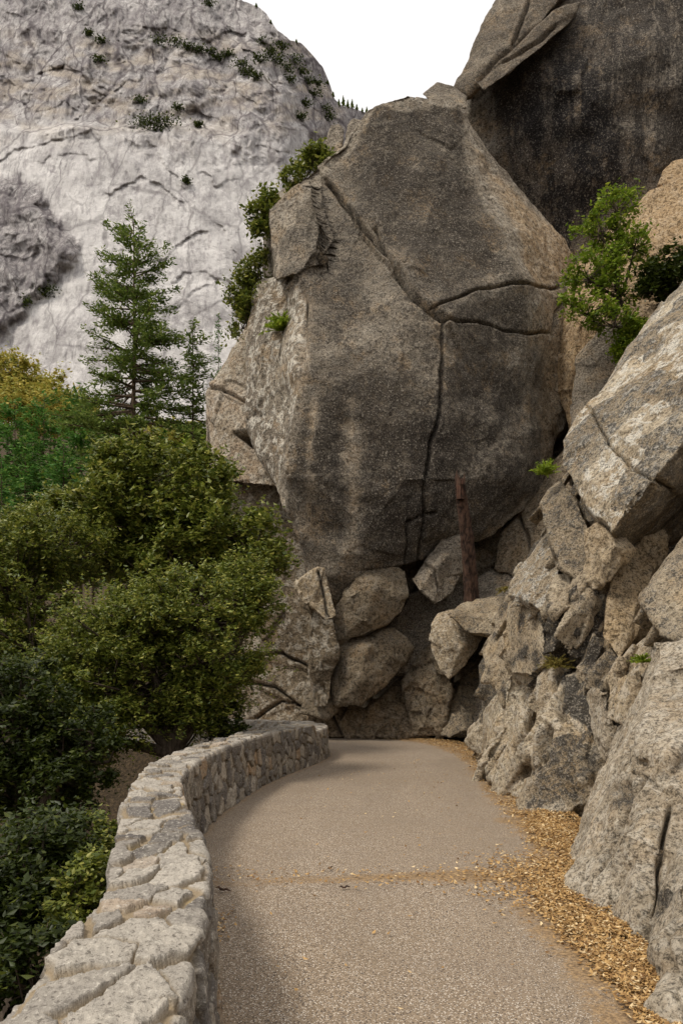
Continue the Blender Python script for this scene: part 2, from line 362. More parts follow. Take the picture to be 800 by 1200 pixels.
# pinnacles behind its left shoulder, cap stone
rock('rock_pinnacle', 'taller thin rock fin behind the left shoulder of the boulder', 'rock', [[(380,186,24.2),(381,165,24.3),(388,147,24.5),(397,145,24.5),(403,152,24.4),(400,180,24)]], M['boulder'], .045, 3, .8, .8, noise=((.8,.08,0),(.25,.02,0)), seed=21)
rock('rock_pinnacle', 'shorter rounded rock fin behind the left shoulder of the boulder', 'rock', [[(404,165,24.4),(407,145,24.6),(414,138,24.7),(423,141,24.7),(428,150,24.5),(424,170,24)]], M['boulder'], .045, 3, .8, .8, noise=((.8,.08,0),(.25,.02,0)), seed=22)
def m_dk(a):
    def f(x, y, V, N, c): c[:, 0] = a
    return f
rock('rock', 'flat cap stone on the crest between boulder and dark cliff', 'rock', [[(493,110,25.2),(512,96,25.3),(530,101,25.3),(547,114,25.2),(546,128,24.6),(520,122,24.6),(503,118,24.8)]], M['boulder'], .05, 2, 1.5, .8, noise=((1.,.1,0),(.25,.02,0)), masks=m_dk(.4), seed=23)

# --- dark overhanging cliff upper right
def m_cliff(x, y, V, N, c):
    L = poly_sd(x, y, [(552,112),(640,30),(680,-40),(830,-60),(830,180),(770,225),(700,290),(655,330),(600,240)])
    c[:, 0] = .25+.25*sstep(0, 25, L); c[:, 3] = .7*sstep(0, 30, L)
    core = poly_sd(x, y, [(575,130),(640,60),(700,60),(760,160),(700,280),(655,320),(610,240)]); c[:, 3] += .3*sstep(-20, 50, core)
    c[:, 0] += .2*sstep(-10, 60, core)
rock('cliff', 'huge black-streaked overhanging cliff filling the upper right', 'cliff',
     [[(548,112,27.2),(575,80,27),(640,30,27),(690,-60,27.3),(760,-300,28),(1100,-300,26),(1100,160,24.6),(800,188,26.0),(770,225,26.2),(700,290,26.9),(655,335,27.2),(600,250,27.6),(560,180,27.6),(680,100,25.7),(760,60,25.2),(528,132,28.5),(540,300,29),(600,420,29)]], M['dark'], .085, 3, 9., .8,
     noise=((6,.5,0),(2,.2,0),(.6,.06,0)), fac=((3.5,.1,(1,1,.5),.8),), chis=((4.,.4),(1.4,.1),(.5,.03)), masks=m_cliff, seed=4)
def m_sl(x, y, V, N, c): c[:, 0] = .52; c[:, 1] = .12
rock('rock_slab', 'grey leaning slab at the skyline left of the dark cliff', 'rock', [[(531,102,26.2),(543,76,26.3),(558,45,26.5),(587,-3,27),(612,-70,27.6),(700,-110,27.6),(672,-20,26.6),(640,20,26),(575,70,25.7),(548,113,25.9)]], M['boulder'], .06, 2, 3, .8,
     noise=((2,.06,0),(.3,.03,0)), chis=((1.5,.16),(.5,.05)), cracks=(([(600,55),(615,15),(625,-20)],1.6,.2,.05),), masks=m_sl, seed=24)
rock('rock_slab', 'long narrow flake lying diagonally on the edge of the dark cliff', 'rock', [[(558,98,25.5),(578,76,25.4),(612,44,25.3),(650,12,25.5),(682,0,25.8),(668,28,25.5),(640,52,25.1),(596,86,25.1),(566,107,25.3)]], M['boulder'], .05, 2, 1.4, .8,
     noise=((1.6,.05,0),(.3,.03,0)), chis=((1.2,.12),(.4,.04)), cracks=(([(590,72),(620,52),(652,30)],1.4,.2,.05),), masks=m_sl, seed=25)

# --- tan slab right of the boulder
def m_tan(x, y, V, N, c):
    c[:, 1] = .55; c[:, 0] = .25*sstep(0, 20, poly_sd(x, y, [(640,360),(700,330),(690,480),(650,480)]))
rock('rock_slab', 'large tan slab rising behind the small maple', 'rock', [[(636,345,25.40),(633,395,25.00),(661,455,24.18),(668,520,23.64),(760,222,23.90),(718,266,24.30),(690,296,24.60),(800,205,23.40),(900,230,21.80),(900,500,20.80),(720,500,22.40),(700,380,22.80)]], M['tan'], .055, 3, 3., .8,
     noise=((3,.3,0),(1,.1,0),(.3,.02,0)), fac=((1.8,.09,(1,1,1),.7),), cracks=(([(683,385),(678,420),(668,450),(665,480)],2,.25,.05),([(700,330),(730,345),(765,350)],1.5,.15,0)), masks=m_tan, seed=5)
rock('rock', 'tan rock wedged under the dark cliff at the right edge', 'rock', [[(770,218,24.2),(775,200,24.3),(788,188,24.5),(830,180,24),(860,200,23.5),(850,215,23.4),(800,213,23.8)]], M['tan'], .05, 3, 1.5, .8, noise=((1,.1,0),(.3,.02,0)), masks=m_tan, seed=26)
rock('rock', 'dark grey rock under the small maple tree', 'rock', [[(690,400,22.4),(704,384,22.4),(728,378,22.4),(748,400,22),(760,440,21.6),(730,500,21.4),(668,500,22),(666,462,22.6),(674,417,22.7)]], M['boulder'], .045, 3, 2., .8, noise=((1.5,.16,0),(.4,.04,0)), fac=((1.2,.1,(1,1,1),.8),), masks=m_dk(.35), seed=27)
rock('rock', 'small pale stone lodged beside the maple trunk', 'rock', [[(756,366,20.6),(762,356,20.8),(772,357,20.8),(777,364,20.7),(772,374,20.5),(760,373,20.5)]], M['tan'], .03, 2, .4, .8, noise=((.4,.05,0),), seed=28)

# --- pale rock shelf left of the boulder
def m_pale(x, y, V, N, c): c[:, 2] = .3; c[:, 1] = .15*sstep(500, 600, y)
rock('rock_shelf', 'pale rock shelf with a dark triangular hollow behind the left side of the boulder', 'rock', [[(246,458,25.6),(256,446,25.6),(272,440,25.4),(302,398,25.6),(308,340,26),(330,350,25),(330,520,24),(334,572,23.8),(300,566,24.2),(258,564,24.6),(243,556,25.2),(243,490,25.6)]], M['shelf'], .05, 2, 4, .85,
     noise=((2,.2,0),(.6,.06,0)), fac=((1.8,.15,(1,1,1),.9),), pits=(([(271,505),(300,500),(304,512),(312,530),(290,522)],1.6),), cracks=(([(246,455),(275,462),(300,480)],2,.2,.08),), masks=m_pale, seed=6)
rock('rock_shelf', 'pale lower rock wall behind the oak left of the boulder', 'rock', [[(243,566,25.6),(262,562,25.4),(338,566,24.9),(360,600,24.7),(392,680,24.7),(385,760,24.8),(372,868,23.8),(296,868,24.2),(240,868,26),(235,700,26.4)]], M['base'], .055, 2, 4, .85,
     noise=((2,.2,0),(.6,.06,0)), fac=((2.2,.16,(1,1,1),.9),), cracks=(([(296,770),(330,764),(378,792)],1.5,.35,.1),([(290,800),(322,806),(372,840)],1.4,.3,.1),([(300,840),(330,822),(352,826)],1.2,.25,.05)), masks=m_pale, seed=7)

AXIS = (.5, -.1, .86)
# --- stones wedged under the boulder
def m_w(x, y, V, N, c): c[:, 0] = .3+.25*fbm(V/.6, 4, 48); c[:, 1] = .12
def wedge(label, H, seed, mat='base', vox=.035, th=1.6, fac=((1.1,.07,(1,1,1),.8),), cracks=(), masks=m_w, name='boulder_wedge', cat='rock', smooth=1, noise=((1.1,.1,0),(.35,.02,0),(.15,.012,0)), sh=0., chis=((.9,.09),(.35,.03)), **k):
    H = [H] if isinstance(H[0], tuple) else H; H = [[(a, b, c+sh) for a, b, c in h] for h in H]
    return rock(name, label, cat, H, M[mat], vox, smooth, th, .8, noise=noise, fac=fac, cracks=cracks, masks=masks, seed=seed, chis=chis, **k)
wedge('rounded stone wedged right under the overhang, uppermost of two', [[(426,664,21.4),(450,660,21.4),(477,667,21.5),(481,697,21.3),(470,718,21.2),(455,731,21.2),(425,746,21.1),(396,752,21.2),(385,735,21.4),(386,718,21.4),(402,703,21.2),(440,690,20.8),(430,725,20.9)]], 31)
wedge('small flake between the overhang and the rounded stone', [(400,700,21.3),(402,690,21.4),(418,670,21.5),(446,664,21.6),(448,672,21.3),(430,688,20.95),(412,700,21.0)], 32, vox=.03, th=.7)
wedge('broad shaded stone beneath the wedged stone', [[(392,757,21.3),(415,742,21.4),(461,735,21.5),(483,759,21.7),(470,785,21.5),(455,800,21.2),(421,826,20.9),(394,826,21.1),(386,790,21.4),(430,760,20.9),(420,800,20.6)]], 33)
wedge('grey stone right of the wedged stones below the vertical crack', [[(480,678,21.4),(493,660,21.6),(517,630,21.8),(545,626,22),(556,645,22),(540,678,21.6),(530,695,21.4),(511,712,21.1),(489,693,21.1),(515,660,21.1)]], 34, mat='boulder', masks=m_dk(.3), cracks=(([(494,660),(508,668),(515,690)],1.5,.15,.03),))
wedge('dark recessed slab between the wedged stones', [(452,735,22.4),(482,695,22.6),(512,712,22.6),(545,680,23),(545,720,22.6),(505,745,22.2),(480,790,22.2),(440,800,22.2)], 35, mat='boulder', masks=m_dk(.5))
wedge('pale splintered head of the rock strut under the overhang', [[(348,684,20.9),(356,676,20.9),(367,664,21),(379,664,20.9),(390,697,20.8),(393,722,20.8),(383,730,20.8),(361,712,20.7),(352,705,20.8)]], 36, mat='pile', vox=.028, th=.8, masks=m_pale, fac=((.5,.08,(1,1,.5),1.),), cracks=(([(372,670),(380,700),(385,725)],1.5,.15,.05),), name='rock_strut')
wedge('tall thin rock strut standing beneath the overhang', [[(361,708,20.9),(378,716,20.8),(391,722,20.8),(394,760,20.8),(388,790,20.9),(384,830,20.9),(366,830,21),(368,780,21),(364,740,20.95)]], 37, mat='base', vox=.03, th=.8, masks=m_pale, fac=((.6,.07,(1,1,.4),1.),), name='rock_strut')
wedge('small angular block at the foot of the rock strut', [(350,836,20.4),(360,818,20.6),(378,802,20.8),(392,812,20.6),(392,832,20.4),(384,842,20.2)], 38, sh=1, vox=.03, th=1)
wedge('brown cracked block behind the tip of the stone wall', [(356,862,20.3),(362,838,20.6),(385,828,20.6),(427,830,20.4),(430,848,20.3),(424,864,20.1)], 39, sh=1.9, vox=.03, th=1.2, cracks=(([(386,828),(392,845),(402,862)],1.6,.18,.06),([(406,830),(398,845)],1.4,.12,.05)), masks=lambda x,y,V,N,c: c.__setitem__((slice(None),1), .4))
wedge('brown slope of fractured bedrock below the split stones', [[(413,864,20.2),(430,842,20.5),(455,808,21),(472,786,21.4),(500,756,21.8),(522,786,21.2),(512,832,20.5),(480,864,20.1)]], 40, shards=(22, .42, AXIS), sh=1.6, vox=.035, th=2, fac=((.7,.16,(1,1,1),1.1),), masks=lambda x,y,V,N,c: c.__setitem__((slice(None),1), .35), name='bedrock')
wedge('pale grey stone at the far end of the path', [(449,850,19.9),(458,828,20.2),(478,820,20.3),(500,828,20.1),(508,850,19.7),(500,866,19.5),(470,869,19.5),(450,864,19.7)], 41, sh=2.3, mat='pile', vox=.03, th=1, fac=((.45,.08,(1,1,1),1.),), name='stone')
wedge('small pointed stone at the path edge', [(425,862,19.9),(436,850,20),(450,848,20),(456,862,19.8),(440,868,19.7)], 42, sh=2.3, mat='base', vox=.025, th=.6, name='stone')
wedge('pale rounded grey boulder below the burnt stump', [[(503,733,19.4),(512,718,19.6),(528,713,19.7),(545,716,19.7),(557,726,19.6),(565,748,19.4),(556,768,19.1),(545,777,19),(526,796,18.9),(516,786,19),(505,765,19.2),(525,745,18.8),(540,760,18.7)]], 43, sh=1.3, mat='pile', th=1.2, vox=.03, masks=lambda x,y,V,N,c: c.__setitem__((slice(None),2), .25), fac=((.9,.1,(1,1,1),.9),), name='boulder')
wedge('grey angular boulder leaning at the path edge below the pale rounded one', [[(506,858,17.8),(509,828,18.3),(520,808,18.5),(545,768,18.8),(567,768,18.7),(572,800,18.2),(560,838,17.6),(545,860,17.2),(528,864,17.3),(535,810,17.8)]], 44, shards=(5, .5, AXIS), sh=3.8, mat='pile', th=1.6, vox=.03, masks=m_dk(.35), fac=((.9,.13,(1,1,1),1.),), name='boulder')
wedge('dark block behind the angular boulder', [(563,772,18.1),(578,762,18.2),(594,790,17.6),(596,820,17.2),(580,842,17.0),(560,850,17.4)], 45, sh=3.4, mat='boulder', th=1.5, vox=.03, masks=m_dk(.45), name='rock')
wedge('rough brown block between the bedrock slope and the rounded boulder', [(474,806,20.6),(486,776,20.8),(504,752,20.6),(524,770,20),(530,810,19.9),(516,860,20.1),(486,862,20.3)], 46, mat='base', th=1.6, vox=.03, fac=((.5,.1,(1,1,1),1.),), name='rock', sh=1.4, shards=(10,.4,AXIS))
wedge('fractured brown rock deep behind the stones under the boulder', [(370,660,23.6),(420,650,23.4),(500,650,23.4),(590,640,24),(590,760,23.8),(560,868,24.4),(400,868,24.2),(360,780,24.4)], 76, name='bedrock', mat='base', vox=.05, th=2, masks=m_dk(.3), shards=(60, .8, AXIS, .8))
# rocks on the ledge behind the stump
wedge('brown slab leaning in the gap behind the burnt stump', [(579,668,23),(588,626,23.4),(634,568,23.8),(665,520,23.6),(670,600,22.5),(640,660,22),(610,680,22)], 47, th=2, vox=.05, cracks=(([(605,600),(618,630),(622,655)],1.8,.2,.05),), masks=lambda x,y,V,N,c: c.__setitem__((slice(None),1), .3), name='rock_slab')
wedge('grey sloping ledge beside the foot of the burnt stump', [(540,700,21),(560,680,21.4),(600,665,21.6),(650,640,21.2),(680,690,19),(640,740,18),(570,740,18.8),(530,720,20)], 48, sh=2, mat='boulder', th=2.5, vox=.045, masks=m_dk(.1), name='rock_ledge')
wedge('low grey stone at the foot of the burnt stump', [(526,720,19.7),(542,708,20.1),(575,702,20.2),(602,706,20),(612,724,19.6),(592,748,19.4),(545,742,19.5)], 49, mat='pile', th=1., vox=.028, name='stone')

# --- the broken rock wall on the right
LEAN = (1, .7, .55)
def m_patch(x, y, V, N, c): c[:, 0] = .15+.5*sstep(-.05, .4, fbm(V/.55, 5, 41)); c[:, 1] = .5*sstep(.1, .3, fbm(V/.8, 3, 43))
def pile(label, H, seed, name='rock', **k):
    a = dict(mat='pile', th=1.6, vox=.02, smooth=0, noise=((.9,.02,0),(.25,.012,0),(.08,.008,0)), fac=((.45,.05,LEAN,1.),), chis=((.6,.035),(.2,.012)), masks=m_patch, groove=.1, shards=(7, .5, AXIS, .75)); a.update(k)
    return wedge(label, H, seed, name=name, **a)
def m_s1(x, y, V, N, c):
    top = poly_sd(x, y, [(656,512),(800,325),(900,200),(900,430),(800,520),(718,622),(700,612),(654,546)])
    c[:, 2] = .95*sstep(-4, 5, top); c[:, 0] = .12+.28*(fbm(V*.7, 3, 5) > 0)*sstep(-4, 5, top)+.35*sstep(4, -5, top); c[:, 1] = .25*sstep(4, -5, top)  # white lichen on top; overhang shade painted into the underside
pile('great slanting slab with white lichen overhanging the rock pile on the right', [[(654,544,11.2),(655,515,11.6),(680,482,12),(716,440,12.4),(760,384,12.8),(800,326,13.2),(1000,100,14),(1000,300,9.5),(900,420,9.3),(800,516,9.4),(740,590,9.5),(716,624,9.7),(684,590,10.4),(735,668,11.2),(800,600,11.2),(1000,480,11),(745,640,10.6)]], 50, name='rock_slab', vox=.026, th=3.2, masks=m_s1, noise=((1.6,.12,0),(.4,.03,0),(.12,.018,1),(.06,.008,0)), fac=((1.2,.05,LEAN,.9),), chis=((1.2,.12),(.4,.035)), shards=None, cracks=(([(690,478),(712,520),(735,545),(790,575)],1.3,.1,.03),))
pile('brown weathered block under the left tip of the slanting slab', [(630,590,11.3),(638,572,11.5),(655,556,11.5),(672,580,10.9),(690,620,10.6),(708,660,10.4),(704,694,10.3),(684,684,10.4),(655,664,10.7),(642,632,11)], 51, masks=m_dk(.35))
pile('light angular block hanging below the slanting slab', [(684,622,10.3),(700,614,10.2),(719,632,9.9),(722,652,9.9),(712,672,10),(702,690,10.1),(690,662,10.2)], 52, th=.9, masks=lambda x,y,V,N,c: c.__setitem__((slice(None),1), .35))
pile('yellowish tall block in the shade beside the deep cleft', [(720,662,10.3),(738,640,10.6),(775,610,10.7),(785,630,10.6),(762,680,10.2),(745,712,10),(738,750,9.9),(726,777,9.8),(706,746,10),(712,700,10.1)], 53, th=1.4, masks=lambda x,y,V,N,c: c.__setitem__((slice(None),1), .5))
pile('black and white speckled slab sloping left in the rock pile', [(592,697,12.2),(606,668,12.4),(642,622,12.4),(656,660,11.3),(650,700,11),(640,722,10.9),(612,700,11.4)], 54, masks=lambda x,y,V,N,c: (c.__setitem__((slice(None),2), .9), c.__setitem__((slice(None),0), .3)))
pile('small light block in the middle of the rock pile with a flat top', [(640,700,10.7),(652,676,10.9),(668,674,10.9),(684,694,10.5),(683,708,10.3),(664,712,10.2),(645,720,10.4)], 55, th=.9)
pile('dark broken block under the flat topped light one', [(640,724,10.5),(664,714,10.4),(690,718,10.4),(712,728,10.4),(718,756,10.3),(700,774,10.3),(668,768,10.4),(650,750,10.5)], 56, masks=m_dk(.6))
pile('grey upright slab at the left of the rock pile', [(595,706,12.3),(612,698,12),(628,716,11.5),(640,744,11.1),(640,780,11),(620,798,11.4),(598,790,12),(592,760,12.3)], 57, fac=((.9,.08,LEAN,.8),))
pile('pointed slab at the far left of the rock pile', [(564,766,14),(578,738,14),(594,700,14),(600,740,13.2),(602,790,12.8),(590,830,12.8),(574,790,13.4)], 58, fac=((.9,.08,LEAN,.8),), vox=.028)
def m_low(x, y, V, N, c):
    c[:, 0] = .1+.6*sstep(-3, 6, poly_sd(x, y, [(660,790),(700,785),(735,800),(735,850),(690,860),(660,835)]))
    c[:, 0] += .35*sstep(-10, 14, poly_sd(x, y, [(640,850),(725,850),(690,945),(610,950)]))*(fbm(V*1.4, 3, 9) > -.1)
    c[:, 2] = .3
pile('broad rough buttress rising from the leaf litter on the right', [
    [(548,858,20.3),(560,888,16.6),(574,916,12.8),(588,908,12.2),(620,850,11.9),(655,780,11.8),(640,760,12),(600,792,12.8),(575,820,13.4)],
    [(574,915,11.6),(603,935,10.6),(615,925,10.5),(640,850,10.7),(668,790,10.9),(650,780,11.2),(600,860,11.4)],
    [(603,940,10.4),(608,958,9.7),(640,966,9.4),(690,960,9.5),(705,915,9.5),(730,855,9.5),(742,820,9.6),(724,786,9.9),(684,790,10.3),(660,790,10.4),(630,860,10.1),(655,860,9.8)]], 59, name='rock_buttress', vox=.024, th=2.2, masks=m_low,
    noise=((1.2,.06,0),(.4,.02,0),(.1,.012,0)), fac=((.55,.04,(1.4,1,.4),1.),), chis=((.8,.06),(.3,.02),(.1,.008)), shards=(46, .95, (.42, -.15, .9), .95),
    cracks=(([(632,800),(622,850),(604,880)],3.5,.35,.08),([(648,860),(640,890),(618,905)],4,.3,.08),([(590,830),(585,860),(575,890)],2.5,.2,.05),([(660,790),(655,830),(662,845)],3,.25,0)),
    pits=(([(636,856),(648,850),(646,870),(630,894),(620,892)],.22),))
pile('rounded cobble wedged in the middle of the rock pile', [(694,795,10),(706,780,10.1),(722,780,10),(726,800,9.8),(716,812,9.7),(700,808,9.8)], 60, th=.7, masks=m_dk(.4), name='stone')
pile('small dark cobble beneath the wedged cobble', [(710,826,9.7),(722,808,9.8),(738,812,9.7),(738,830,9.5),(726,840,9.4),(712,836,9.5)], 61, th=.6, masks=m_dk(.35), name='stone')
pile('pale wedge of rock above the cobbles', [(672,782,10.2),(690,762,10.4),(706,758,10.4),(722,778,10.1),(706,786,10),(684,790,10)], 62, th=.8, name='rock')
pile('brown block with an overhanging edge at the right edge of the photo', [(752,708,8.6),(770,680,8.8),(800,628,9),(900,500,9),(900,720,8),(830,760,8),(800,752,8.0),(775,745,8.2)], 63, vox=.02, th=1.5, masks=m_dk(.3))
pile('pale ledge in the bottom of the deep cleft', [(726,782,9.6),(742,760,9.7),(765,740,9.4),(790,744,9),(772,780,8.8),(752,830,8.8),(736,820,9.2)], 64, th=1.2, masks=m_pale, name='rock_ledge')
pile('dark bedrock behind the rock pile', [(560,860,15.6),(560,780,16),(600,690,15.8),(650,600,14.5),(700,520,14.5),(900,420,14),(1100,420,13),(1100,900,11.5),(700,900,12.6),(600,900,14)], 65, name='bedrock', vox=.05, th=4, fac=((1.4,.1,LEAN,1.),), masks=m_dk(.5), shards=(70, .9, AXIS))
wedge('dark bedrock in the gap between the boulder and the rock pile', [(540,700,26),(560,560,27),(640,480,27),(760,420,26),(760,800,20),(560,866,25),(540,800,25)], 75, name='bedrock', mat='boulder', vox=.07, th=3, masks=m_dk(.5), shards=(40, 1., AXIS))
def m_near(x, y, V, N, c):
    c[:, 2] = .25; c[:, 1] = .5*sstep(.05, .35, fbm(V/.7, 4, 45)); c[:, 0] = .42*sstep(.0, .45, fbm(V/np.array([.5, .5, .8]), 5, 46))+.35*sstep(-8, 14, poly_sd(x, y, [(715,920),(752,915),(752,945),(728,950),(712,960)]))+.35*sstep(-5, 10, poly_sd(x, y, [(762,960),(790,960),(785,1080),(765,1080)]))*(fbm(V*2., 3, 6) > -.1)
pile('big pale weathered rock rising from the litter at the right edge', [
    [(661,1000,7.3),(664,1050,5.9),(700,1072,5.5),(716,1080,5.35),(726,1000,5.6),(740,900,6.3),(766,800,7.2),(772,752,7.9),(752,800,8),(725,866,7.9),(692,938,7.7)],
    [(716,1078,5.4),(742,1110,4.75),(765,1105,4.8),(785,1080,5),(800,1000,5.4),(830,800,6.8),(900,720,7.4),(1050,700,7.5),(1050,1100,5.4),(772,752,7.8),(735,950,5.9),(742,1020,5.2)]], 66, name='boulder', mat='near', vox=.014, th=1.8, masks=m_near, smooth=1,
    noise=((1.1,.06,0),(.3,.018,0),(.1,.01,0),(.04,.006,0)), fac=((.6,.03,(1.3,1,.5),1.),), chis=((.85,.09),(.33,.035),(.12,.01)), shards=(22, .9, (.4, -.2, .9), .9),
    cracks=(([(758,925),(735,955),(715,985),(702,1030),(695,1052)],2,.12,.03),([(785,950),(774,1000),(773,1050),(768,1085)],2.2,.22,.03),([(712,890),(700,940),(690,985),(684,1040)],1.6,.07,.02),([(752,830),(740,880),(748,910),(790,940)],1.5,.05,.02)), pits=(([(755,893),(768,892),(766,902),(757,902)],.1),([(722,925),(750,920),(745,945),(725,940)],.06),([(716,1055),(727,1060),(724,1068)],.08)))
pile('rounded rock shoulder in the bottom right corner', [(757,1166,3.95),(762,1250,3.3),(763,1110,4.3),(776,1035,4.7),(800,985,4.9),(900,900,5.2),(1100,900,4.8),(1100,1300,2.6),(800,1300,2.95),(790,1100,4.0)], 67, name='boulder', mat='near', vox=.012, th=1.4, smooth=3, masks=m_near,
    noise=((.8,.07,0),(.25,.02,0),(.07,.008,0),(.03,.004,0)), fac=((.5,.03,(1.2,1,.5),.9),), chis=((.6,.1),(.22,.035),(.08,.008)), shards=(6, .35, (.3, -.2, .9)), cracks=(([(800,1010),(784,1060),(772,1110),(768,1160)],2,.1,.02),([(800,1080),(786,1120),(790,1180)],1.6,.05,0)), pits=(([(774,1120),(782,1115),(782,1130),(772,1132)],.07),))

# ------------------------------------------------------------------ terrain, path, wall curves
INN = [(-.36,.3),(-.36,1.2),(-.39,1.9),(-.5,2.9),(-.66,3.8),(-.95,4.9),(-1.24,6.0),(-1.44,7.35),(-1.48,9.4),(-1.28,11.5),(-.93,13.4),(-.5,15.2),(-.3,16.7),(-.5,18.3),(-1.4,19.5),(-2.8,20.2),(-5,20.8),(-8,21.3)]
OUT = [(-.84,.3),(-.85,1.2),(-.87,1.95),(-.94,2.9),(-1.1,3.7),(-1.42,4.9),(-1.72,6.3),(-1.92,7.7),(-1.95,9.45),(-1.75,11.8),(-1.4,13.9),(-1.0,15.4),(-.82,16.6),(-1.0,17.7),(-1.65,18.85),(-2.9,19.5),(-5,20.1),(-8,20.6)]
def catmull(pts, n):
    p = np.array([pts[0]]+list(pts)+[pts[-1]], float); out = []
    for i in range(1, len(p)-2):
        for t in np.linspace(0, 1, n, endpoint=False):
            a, b, c, d = p[i-1], p[i], p[i+1], p[i+2]
            out.append(.5*((2*b)+(-a+c)*t+(2*a-5*b+4*c-d)*t*t+(-a+3*b-3*c+d)*t**3))
    out.append(p[-2]); return np.array(out)
ci, cou = catmull(INN, 30), catmull(OUT, 30)
mid_poly = [tuple((a+b)/2) for a, b in zip(ci[::8], cou[::8])]
plat = mid_poly+[(-8, 30), (60, 30), (60, -30), (-.6, -30), (-.6, .3)]
def terr_h(X, Y):
    sdv = poly_sd(X, Y, plat)
    z = np.full(len(X), -.03)
    o = np.maximum(-sdv-.3, 0)
    z -= np.minimum(o*1.15, 5.5)+np.minimum(o*.25, 6)
    z += np.maximum(Y-34, 0)*.42*sstep(34, 80, Y)*(1-sstep(300, 700, Y)*.3)
    z += np.maximum(X-3.2-.05*Y, 0)*.5*sstep(60, 20, Y)*sstep(3, 5, X)
    q = np.stack([X, Y, z*0], 1); z += fbm(q/6, 4, 2)*np.clip(o*.3, 0, .8)+fbm(q/60, 3, 8)*np.clip((Y-60)*.1, 0, 8)
    return z
gx = np.concatenate([-np.geomspace(1500, 12, 60), np.linspace(-11.8, 12, 170), np.geomspace(12.5, 1500, 50)]); gy = np.concatenate([-np.geomspace(800, 3, 20), np.linspace(-2.5, 34, 190), np.geomspace(34.5, 2500, 90)])
GX, GY = np.meshgrid(gx, gy); Z = terr_h(GX.ravel(), GY.ravel())
def grid_faces(nr, nc):
    i = np.arange(nr-1)[:, None]*nc; j = np.arange(nc-1)[None, :]; return np.stack([i+j, i+j+1, i+nc+j+1, i+nc+j], -1).reshape(-1, 4)
t = NT('soil'); co = t.coord(); n1 = t.noise(co, 1.2, 8, .65); n2 = t.noise(co, 14, 5, .7)
t.bsdf(t.mix(t.step(n2, .4, .7), t.mix(n1, (.025, .02, .014), (.07, .052, .034)), (.12, .085, .05)), .95, t.bump(t.math('ADD', n1, t.math('MULTIPLY', n2, .3)), 1., .15), .1)
tag(mesh_np('terrain', np.stack([GX.ravel(), GY.ravel(), Z], 1), grid_faces(len(gy), len(gx)), t.m), 'dark canyon slope falling away beyond the stone wall', 'terrain', kind='structure')

# path: from the wall's foot to the foot of the rocks
RE = [(1.75,.3),(1.6,2),(1.62,3),(1.66,3.6),(1.72,4.4),(1.78,5.3),(2.1,6.6),(2.5,8.2),(2.7,10),(2.95,12),(3.3,14.5),(3.3,17.5),(2.9,20.5),(1.8,23),(0,24),(-3,24.5),(-5,24.6),(-8,24.7)]
AE = [(1.42,.3),(1.42,2),(1.42,3),(1.43,3.6),(1.42,4.3),(1.4,5.3),(1.66,6.3),(1.95,7.6),(2.0,8.4),(2.22,11),(2.5,14),(2.62,16.5),(2.4,19.5),(1.6,21.5),(0,22.5),(-3,23),(-5,23.1),(-8,23.2)]
cr = catmull(RE, 30); ca = catmull(AE, 30); nT = 60
tt = np.linspace(0, 1, nT); PV = ci[:, None, :]*(1-tt)[None, :, None]+cr[:, None, :]*tt[None, :, None]
PX, PY = PV[..., 0].ravel(), PV[..., 1].ravel()
q = np.stack([PX, PY, PX*0], 1)
dA = poly_sd(PX, PY, [tuple(p) for p in ca[::5]]+[(-30, 24), (-30, -2)])      # + inside the asphalt
dL = seg_dist(PX, PY, [tuple(p) for p in ci[::6]])
nz = fbm(q/.5, 4, 3); nz2 = fbm(q/.12, 3, 4)
dirt = sstep(.42, -.2, dA+nz*.35+nz2*.2)
band = np.exp(-((PY-6.25-.12*PX-nz*.12)/(.16+.2*sstep(.2, 1.5, PX)))**2)*(.5+.4*sstep(-1, 1.6, PX))*sstep(-.35, .25, nz+nz2*.7+.25)
dirt = np.clip(np.maximum(dirt, band)+.55*sstep(.22, 0, dL+nz*.1), 0, 1)
wear = np.clip(.5+fbm(q*np.array([1, .35, 1])/.9, 4, 6)*.9, 0, 1)
cc = np.stack([dirt, wear, PX*0, PX*0+1], 1)
t = NT('aggregate_paving'); co = t.coord(); r, g, b, a = t.attr()
v = t.n('ShaderNodeTexVoronoi'); t.l(co, v.inputs['Vector']); v.inputs['Scale'].default_value = 160; vc = t.n('ShaderNodeSeparateColor'); t.l(v.outputs['Color'], vc.inputs[0])
c = t.mix(vc.outputs[0], (.185, .138, .092), (.335, .258, .182)); c = t.mix(t.step(vc.outputs[1], .8, .86), c, (.06, .05, .045)); c = t.mix(t.step(vc.outputs[2], .88, .92), c, (.62, .55, .46))
c = t.mix(t.math('MULTIPLY', t.step(g, .3, .8), .3), c, (.2, .155, .11)); lo = t.noise(co, 1.3, 6, .6)
c = t.mix(t.math('MULTIPLY', t.step(lo, .45, .7), .25), c, (.2, .16, .125)); nn = t.noise(co, 40, 4, .7)
soilc = t.mix(t.step(nn, .35, .65), (.12, .075, .038), (.36, .24, .125)); c = t.mix(t.math('MULTIPLY', t.step(t.math('ADD', r, t.math('MULTIPLY', t.math('SUBTRACT', nn, .5), .9)), .25, .75), .88), c, soilc)
t.bsdf(c, .93, t.bump(t.math('ADD', t.math('MULTIPLY', v.outputs['Distance'], .4), t.math('MULTIPLY', nn, .5)), .5, .008), .2)
tag(mesh_np('path', np.stack([PX, PY, fbm(q/2.5, 2, 5)*.012+nz2*.001+np.maximum(dirt-.6, 0)*.012], 1), grid_faces(len(ci), nT), t.m, colors=cc), 'tan aggregate paved footpath curving left round the wall', 'path', kind='structure')

